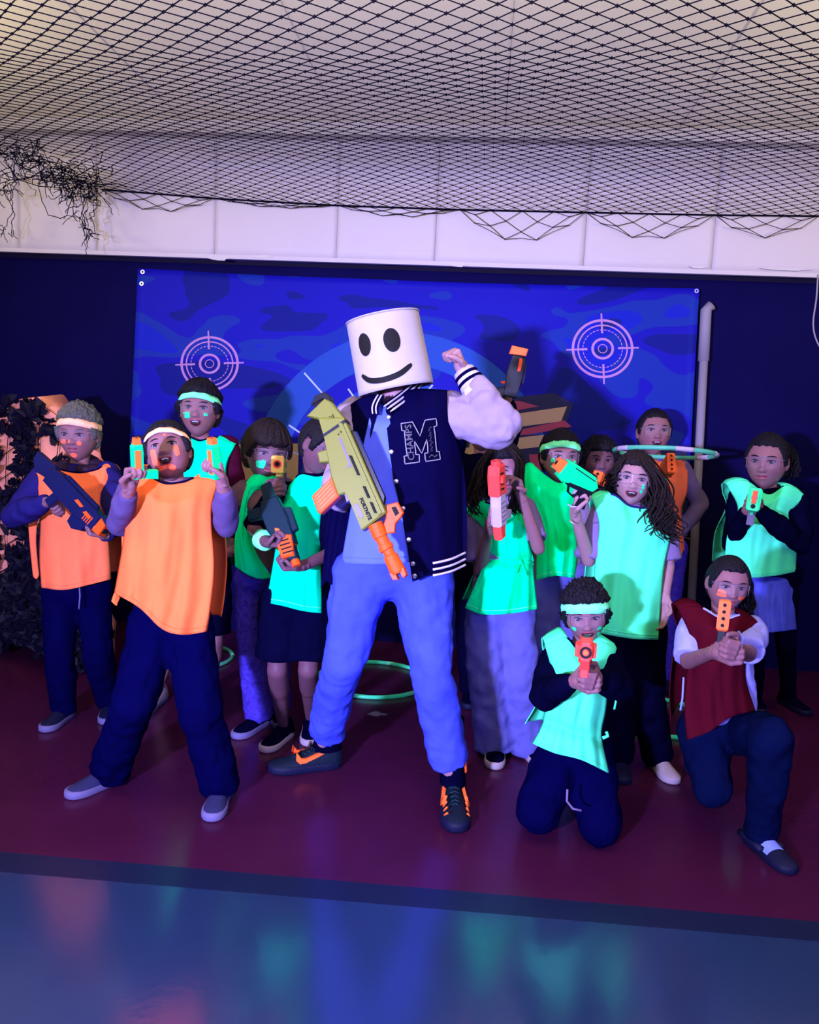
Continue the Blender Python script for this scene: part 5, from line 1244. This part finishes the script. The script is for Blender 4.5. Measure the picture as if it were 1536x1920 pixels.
# ---- 10: dark haired child further back
s10 = dict(label='person in black at the back holding a small orange toy pistol near the mouth', d=4.5, k=.80, head=(1122, 866, 84), neck=(1122, 912), look=(0, 2, 0),
    J=dict(sa=(1088, 930), sb=(1156, 930), ea=(1082, 1000), eb=(1168, 985, -.1), wa=(1096, 940, -.28), wb=(1130, 915, -.32), ha=(1098, 1075), hb=(1146, 1075), ka=(1098, 1170), kb=(1146, 1170), aa=('g', 1100, 1300), ab=('g', 1146, 1300)),
    skin='skin_in_shade', hair='curly', seed=27, fringe=.052, top=dict(m='black', r=1.1, name='hoodie'), bottom=dict(m='black'), handa=grip((.7, .3, .3), 1, (0, .9, .4)), handb=grip((-.8, 0, .3), -1, (-.3, .7, .4)),
    shoea=dict(t=(-.1, 1), m='black', s='shoe_dk'), shoeb=dict(t=(.1, 1), m='black', s='shoe_dk'))
figure(s10)
g = Gun('toy_pistol', 'small orange and dark toy pistol held up by the person in black at back', P(1128, 905, 4.16), V(-.45, .35, .8), V(.2, 1, .0), 1.0)
g.prof('housing', 'pl_black', [(-.05, -.03), (-.05, .02), (.05, .03), (.06, -.03)], .045); t_ = g.prof('muzzle_block', 'pl_or2', [(.06, -.03), (.06, .035), (.10, .03), (.10, -.025)], .05)
for i in range(3): g.prof('side_rib', 'pl_or', [(-.04+i*.028, -.022), (-.028+i*.028, -.022), (-.024+i*.028, .018), (-.036+i*.028, .018)], .050, bev=.001)
for z in (-.012, .014): g.cyl('barrel_bore', 'ink', [(.09, 0, z), (.1012, 0, z)], .008, parent=t_)
g.prof('handle', 'pl_black', [(-.045, -.028), (-.01, -.03), (-.02, -.10), (-.058, -.10)], .03)

# ---- 11: laughing girl with long curly hair
s11 = dict(label='person in long mint vest and lavender sleeves holding up a bright green toy pistol', d=3.42, k=.82, head=(1188, 900, 100), neck=(1184, 950), look=(-14, 2, 6),
    J=dict(sa=(1134, 965), sb=(1238, 968), ea=(1104, 1050, -.04), eb=(1252, 1062, -.02), wa=(1078, 962, -.22), wb=(1246, 1120, -.06), ha=(1146, 1185), hb=(1212, 1190), ka=(1150, 1300), kb=(1212, 1305), aa=('g', 1160, 1440), ab=('g', 1232, 1438)),
    skin='skin_light', hair='long', hairm='hairb', seed=29, fringe=.060, mouth='open', glasses=True, paint=[(-.040, -.020, .007, .012, 'paint_g'), (-.036, -.040, .006, .008, 'paint_g')],
    top=dict(m='lav', r=1.2, len={'a': .50, 'b': .45}, name='tshirt'), bottom=dict(m='black', r=(.108, .090, .086)),
    handa=grip((.8, .1, .2), -1, (0, .95, .25)), handb=grip((-.5, .2, .5), -1, (-.1, -1, .1), curl=(20, 25, 20)),
    shoea=dict(t=(-.15, 1), m='shoe_dk', s='shoe_dk'), shoeb=dict(t=(.12, 1), m='shoe_lt', s='shoe_lt', L=.24))
figure(s11)
_, v11, n11 = vest(s11['_root'], 'vest', 'mint_vest', [(1112, 938), (1130, 928), (1152, 928), (1180, 948), (1212, 952), (1228, 946), (1254, 956)], [(1106, 1184), (1150, 1192), (1190, 1198), (1234, 1200)], [(1112, 938), (1124, 985), (1116, 1060), (1106, 1184)], [(1254, 956), (1258, 1000), (1246, 1060), (1240, 1120), (1234, 1200)], 3.42, .14, .82, .018, 5, neck=(.24, .80), seed=71, trim='blueh', hem='mint_vest')
locks(s11['_root'], 'hairb', [([(1205, 862, -.09), (1232, 900, -.10), (1242, 950, -.13), (1250, 1005, -.15)], 1.4), ([(1208, 858, -.04), (1240, 910, -.06), (1250, 970, -.10), (1262, 1015, -.12)], 1.2), ([(1200, 858, -.02), (1226, 930, -.04), (1236, 1000, -.13)], 1.2), ([(1172, 860, -.05), (1160, 880, -.05), (1152, 920, -.02)], .8)], 3.42, 46, .0042, 8, 1.9, .5, 5)
px_line(None, s11['_root'], 'bracelet', 'whitecl', [(1065, 946), (1072, 950), (1084, 951), (1094, 946)], 3.15, .004)
px_line(None, s11['_root'], 'bracelet', 'metal', [(1066, 975), (1078, 984), (1096, 982)], 3.16, .002)
g = Gun('toy_pistol', 'bright green toy pistol with orange tip pointing up to the left', P(1098, 908, 3.14), P(1048, 872, 3.10)-P(1098, 908, 3.14), V(.52, .85, .1), .00209)
g.prof('slide', 'pl_green', [(-16, -8), (-22, 8), (-6, 22), (46, 20), (52, -14), (44, -20), (10, -10)], 20, bev=2)
g.prof('nose', 'pl_green', [(44, -22), (46, 20), (58, 18), (60, -18)], 22, bev=3)
t_ = g.prof('muzzle_block', 'pl_or2', [(58, -12), (58, 14), (74, 12), (74, -10)], 18, bev=2); g.cyl('barrel_bore', 'ink', [(70, 0, 1), (74.5, 0, 1)], 4.5, parent=t_)
g.prof('frame_rail', 'pl_black', [(-20, -10), (-18, -3), (34, -14), (30, -21), (0, -16)], 21, bev=1)
g.prof('handle', 'pl_black', [(-18, -10), (2, -16), (-8, -46), (-28, -40)], 15, bev=2); g.prof('trigger', 'pl_white', [(6, -17), (12, -17), (10, -28), (6, -26)], 5, bev=.5)
g.prof('trigger_guard', 'pl_black', [(0, -15), (4, -34), (20, -32), (28, -20), (24, -20), (18, -29), (7, -30), (4, -15)], 6, bev=0)
g.prof('sight', 'pl_black', [(-10, 20), (-8, 25), (0, 25), (0, 20)], 8, bev=.5); g.prof('slide_line', 'ink', [(-8, 14), (-8, 16), (40, 15), (40, 13)], 20.6, bev=0)

# ---- 12: child at the back with orange vest
s12 = dict(label='person at the back right in orange vest and speckled purple leggings', d=4.62, k=.80, head=(1226, 812, 86), neck=(1228, 862), look=(-4, 6, 0),
    J=dict(sa=(1196, 876), sb=(1276, 880), ea=(1190, 940), eb=(1312, 945, .04), wa=(1200, 890, -.22), wb=(1276, 1002, -.02), ha=(1212, 1040), hb=(1262, 1040), ka=(1212, 1150), kb=(1256, 1150), aa=('g', 1205, 1288), ab=('g', 1242, 1290)),
    skin='skin', hair='pulled', seed=33, glasses=True, mouth='open', top=dict(m='lav', r=1.15, name='jumper', cuff=.034), bottom=dict(m='pattern', r=(.10, .074, .058), name='leggings', wr=.7),
    handa=grip((.7, .2, .3), -1, (.2, .6, .6)), handb=grip((-.3, -.3, .5), 1), shoea=dict(t=(-.1, 1), m='shoe_dk', s='shoe_dk'), shoeb=dict(t=(.2, 1), m='shoe_dk', s='shoe_dk'))
figure(s12)
vest(s12['_root'], 'vest', 'orange_vest2', [(1196, 870), (1218, 858), (1240, 866), (1262, 856), (1290, 872)], [(1200, 1050), (1232, 1056), (1268, 1052), (1284, 1030)], [(1196, 870), (1204, 930), (1202, 990), (1200, 1050)], [(1290, 872), (1289, 920), (1278, 960), (1284, 1030)], 4.62, .12, .82, .012, 4, neck=(.3, .65), seed=81)
g = pistol('orange toy blaster with stacked barrels held up at the hula hoop', P(1247, 886, 4.25), V(-.05, .42, .9), UP, 'pl_or2', 'pl_or2', 'pl_green', .95, 1)
# held hoop seen edge on
c = (P(1155, 843, 4.3)+P(1338, 855, 4.3))/2; o = empty('hula_hoop', c); tag(o, 'pale green hula hoop held level in the air, in front of the banner', 'hoop')
X = (P(1338, 857, 4.3)-P(1155, 843, 4.3)); rad = X.length/2; X.normalize(); Yd = (FWD+UP*-.115).normalized(); mb = MB(); 
cir = [c+X*rad*math.cos(a)+Yd*rad*math.sin(a) for a in [k*math.pi/36 for k in range(72)]]
mb.tube(cir, .0125, 10, close=True); mb.build('tube', 'hoopd', o, True)
for a0 in (0.2, 1.9, 3.3, 4.6, 5.6):
    mb = MB(); mb.tube([c+X*rad*math.cos(a)+Yd*rad*math.sin(a) for a in np.linspace(a0, a0+.35, 8)], .0132, 10); mb.build('reflective_band', 'pl_white', o, True)

# ---- 13: girl at right with glasses and denim skirt
s13 = dict(label='person at right in pale mint vest, black sleeves and denim skirt, arm across the body', d=4.18, k=.82, head=(1438, 866, 104), neck=(1444, 918), look=(-34, -4, 0),
    J=dict(sa=(1390, 935), sb=(1496, 940), ea=(1376, 1018, -.02), eb=(1500, 1020, -.08), wa=(1398, 958, -.26), wb=(1418, 952, -.32), ha=(1418, 1090), hb=(1474, 1090), ka=(1418, 1205), kb=(1474, 1205), aa=('g', 1415, 1320), ab=('g', 1478, 1322)),
    skin='skin', hair='pulled', seed=35, glasses=True, top=dict(m='black', r=1.25, name='jumper', cuff=.036, wr=1.3), bottom=dict(m='black', r=(.085, .062, .048), name='leggings', wr=.6),
    handa=grip((.7, .3, .3), 1, (.1, .6, .8)), handb=grip((-.7, .2, .3), -1, (-.4, .3, .85)), shoea=dict(t=(-.2, 1), m='black', s='shoe_dk'), shoeb=dict(t=(.2, 1), m='black', s='shoe_dk'))
figure(s13)
vest(s13['_root'], 'vest', 'mint_vest', [(1364, 910), (1378, 902), (1404, 902), (1440, 926), (1472, 910), (1492, 914), (1512, 932)], [(1359, 1062), (1400, 1082), (1450, 1080), (1492, 1072)], [(1364, 910), (1384, 955), (1364, 1005), (1359, 1062)], [(1512, 932), (1482, 965), (1494, 1015), (1492, 1072)], 4.18, .14, .86, .014, 5, neck=(.26, .72), seed=91, trim='black', hem='mint_vest')
locks(s13['_root'], 'hair', [([(1450, 822, .06), (1478, 838, .10), (1490, 868, .12), (1484, 898, .12)], 1.1)], 4.18, 26, .009, 5, .5, .5, 9)
vest(s13['_root'], 'skirt', 'denim', [(1402, 1072), (1445, 1076), (1490, 1070)], [(1398, 1182), (1440, 1186), (1494, 1180)], [(1402, 1072), (1396, 1130), (1398, 1182)], [(1490, 1070), (1490, 1130), (1494, 1180)], 4.18, .13, .97, .018, 8, neck=(.9, .1), seed=92, flare=.05)
g = pistol('green toy pistol with orange end pointed at the viewer above the denim skirt', P(1413, 944, 3.80), CAM-P(1413, 940, 3.8), V(.08, 1, 0), 'pl_green', 'pl_green', 'pl_grey', 1.05, 0, 'toy_pistol')
g.prof('orange_core', 'pl_or', [(.185, .000), (.185, .056), (.190, .054), (.190, .002)], .020, bev=.001); g.prof('green_surround', 'pl_green', [(.16, -.035), (.16, .070), (.182, .068), (.182, -.030)], .056, bev=.008)
g.cyl('lower_bore', 'ink', [(.18, 0, -.012), (.1835, 0, -.012)], .010)

# ---- 14: kneeling boy in front
s14 = dict(label='person kneeling on both knees in black shirt, mint vest and wide green headband', d=2.92, k=.80, head=(1098, 1150, 112), neck=(1092, 1212), look=(-8, -8, -8), hd=-.03,
    J=dict(sa=(1040, 1240), sb=(1138, 1236), ea=(1020, 1305, -.12), eb=(1160, 1290, -.14), wa=(1078, 1276, -.30), wb=(1116, 1268, -.32), ha=(1046, 1420, .06), hb=(1106, 1430, .06), ka=(1010, 1520, -.05), kb=(1124, 1545, -.05), aa=(1024, 1440, .34), ab=(1118, 1452, .34)),
    basepv=True, skin='skin', hair='curly', band='band_g', bandz=.042, bandh=.021, seed=37, fringe=.050, mouth='open', glasses=True, paint=[(.046, -.030, .008, .010, 'paint_g'), (-.044, -.034, .010, .010, 'paint_g'), (-.040, -.062, .006, .012, 'paint_g')],
    top=dict(m='black', r=1.15, name='shirt', cuff=.036), bottom=dict(m='navy', r=(.118, .100, .085), wr=1.2),
    handa=grip((.8, .2, .3), 1, (.35, .15, .85)), handb=grip((-.8, .2, .3), -1, (-.3, .1, .9)))
figure(s14)
# folded shoes behind the knees
for (px, lb) in ((1020, 'a'), (1122, 'b')):
    p = s14['_J']['a'+lb]; shoe(s14['_root'], (p.x, p.y+.04), V(0, 0, -1), .23, 'black', 'shoe_dk')
_, v14, n14 = vest(s14['_root'], 'vest', 'mint_vest', [(1022, 1208), (1048, 1198), (1064, 1196), (1092, 1226), (1118, 1208), (1134, 1204), (1156, 1216)], [(998, 1394), (1040, 1412), (1090, 1425), (1142, 1450)], [(1022, 1208), (1034, 1262), (1024, 1320), (1016, 1360), (998, 1394)], [(1156, 1216), (1144, 1262), (1136, 1330), (1128, 1380), (1142, 1450)], 2.92, .135, .84, .018, 6, neck=(.28, .72), seed=101, trim='black', hem='mint_vest', vfold=lambda u, v: -.022*math.exp(-((v-.76)/.05)**2))
px_line(None, s14['_root'], 'side_tie', 'mint_vest', [(1160, 1222), (1163, 1260), (1158, 1300), (1152, 1330)], 2.90, .004)
px_line(None, s14['_root'], 'side_tie', 'mint_vest', [(1130, 1384), (1140, 1380), (1137, 1372)], 2.80, .006)
px_line(None, s14['_root'], 'drawstring', 'lav', [(1064, 1480), (1063, 1502), (1074, 1516), (1090, 1520)], 2.73, .004)
g = pistol('coral red toy pistol with round muzzle aimed at the viewer, low in front', P(1098, 1226, 2.52), CAM-P(1098, 1190, 2.52)-UP*.25, UP, 'pl_red', 'pl_red', 'pl_black', .95, 0, 'toy_pistol')
g.prof('nose_wedge', 'pl_red', [(.17, -.03), (.15, .062), (.17, .070), (.186, .056), (.192, .0)], .030, bev=.004)
g.ring('muzzle_ring', 'ink', .190, .026, .011, .018, .004); g.cyl('muzzle_core', 'pl_or2', [(.185, 0, .026), (.194, 0, .026)], .0075)
for s in (-1, 1): g.prof('side_wing', 'pl_red', [(.10, .0), (.10, .05), (.16, .045), (.17, .01)], .014, s*.026, .003)
g.prof('lower_grip', 'pl_red', [(.06, -.02), (.16, -.01), (.16, -.055), (.08, -.06)], .028, bev=.004)

# ---- 15: kneeling girl in dark red vest
s15 = dict(label='person kneeling on one knee in dark red vest and white sleeves, aiming a pistol', d=3.02, k=.82, head=(1364, 1096, 104), neck=(1358, 1152), look=(-4, -4, 4), hd=-.03,
    J=dict(sa=(1298, 1180), sb=(1410, 1184), ea=(1290, 1240, -.08), eb=(1402, 1226, -.16), wa=(1340, 1222, -.34), wb=(1376, 1212, -.36), ha=(1318, 1370, .06), hb=(1384, 1368, .06), ka=(1336, 1476, -.06), kb=(1446, 1385, -.24), aa=(1330, 1420, .36), ab=('g', 1424, 1590)),
    basepv=True, skin='skin', hair='pulled', seed=39, glasses=True, paint=[(.040, -.020, .017, .014, 'paint_o'), (-.040, -.030, .018, .011, 'paint_o')],
    top=dict(m='whitecl', r=1.12, len=.46, name='tshirt', wr=1.2), bottom=dict(m='darkjeans', r=(.115, .092, .072), wr=1.3, name='jeans'),
    handa=grip((.8, .2, .3), 1, (.35, .1, .9)), handb=grip((-.8, .2, .3), -1, (-.3, .05, .9)),
    shoeb=dict(t=(.22, 1), m='sock', s='shoe_dk', L=.24))
figure(s15)
p = s15['_J']['aa']; shoe(s15['_root'], (p.x, p.y+.04), V(0, 0, -1), .23, 'shoe_dk', 'shoe_dk')
locks(s15['_root'], 'hair', [([(1372, 1050, .03), (1398, 1080, .06), (1404, 1120, .06), (1402, 1160, .04)], 1.2)], 3.02, 26, .006, 5, .6, .5, 8)
o, X, Y, Z = s15['shoeb']['_f']; sh_ = s15['shoeb']['_o']; L = .24   # strap shoe: dark toe cap, sides and strap over the pale sock
mb = MB(); prof = [(.40, 1.05, .19), (.52, 1.05, .165), (.62, .98, .145), (.70, .78, .12), (.745, .45, .08)]; rows = []; n = 18
for (x, w_, h_) in prof:
    for k in range(n): a = math.pi*k/(n-1); rows.append(o+X*x*L+Y*(.18*L*w_*math.cos(a)*(1-.25*math.sin(a)))+Z*(.08*L+(h_*L-.07*L)*math.sin(a)**.7*1.06))
obj('toe_cap', rows, grid_faces(len(prof), n), 'shoe_dk', sh_)
mb = MB(); mb.tube([o+X*.10*L+Y*.175*L*math.cos(a)*(1-.25*math.sin(a))+Z*(.10*L+.225*L*math.sin(a)**.7) for a in np.linspace(0, math.pi, 14)], .008, 6); mb.build('strap', 'shoe_dk', sh_, True)
for s in (-1, 1):
    mb = MB(); mb.tube([o+X*x*L+Y*s*.17*L+Z*.135*L for x in (-.26, -.1, .1, .28)], .013, 8); mb.build('side_wall', 'shoe_dk', sh_, True)
_, v15, n15 = vest(s15['_root'], 'vest', 'red_vest', [(1272, 1142), (1298, 1136), (1318, 1140), (1355, 1160), (1390, 1152), (1406, 1156), (1428, 1172)], [(1288, 1388), (1330, 1372), (1370, 1345), (1416, 1332)], [(1272, 1142), (1296, 1200), (1288, 1260), (1284, 1330), (1288, 1388)], [(1428, 1172), (1404, 1215), (1398, 1270), (1416, 1332)], 3.02, .135, .84, .014, 5, neck=(.28, .74), seed=111, trim='whitecl')
px_line(None, s15['_root'], 'bracelet', 'whitecl', [(1384, 1184), (1392, 1196), (1390, 1212), (1382, 1222)], 2.66, .006)
px_line(None, s15['_root'], 'side_tie', 'whitecl', [(1282, 1270), (1280, 1310), (1276, 1332)], 2.98, .004)
g = pistol('dark toy pistol with tall bright orange muzzle aimed before the dark red vest', P(1357, 1156, 2.62), CAM-P(1357, 1150, 2.62), V(.03, 1, 0), 'pl_black', 'pl_or2', 'pl_black', .82, 1, 'toy_pistol')
# groups of alike things
for o in COL.objects:
    if o.parent is None and 'category' in o:
        c = o['category']
        if c == 'person' : o['group'] = 'people posing together in the play arena'
        if c == 'toy blaster': o['group'] = 'toy blasters carried by the people'
        if c == 'hoop': o['group'] = 'hula hoops around the people'
        if o.name.startswith('torn_net'): o['group'] = 'torn net tangles on the fascia'
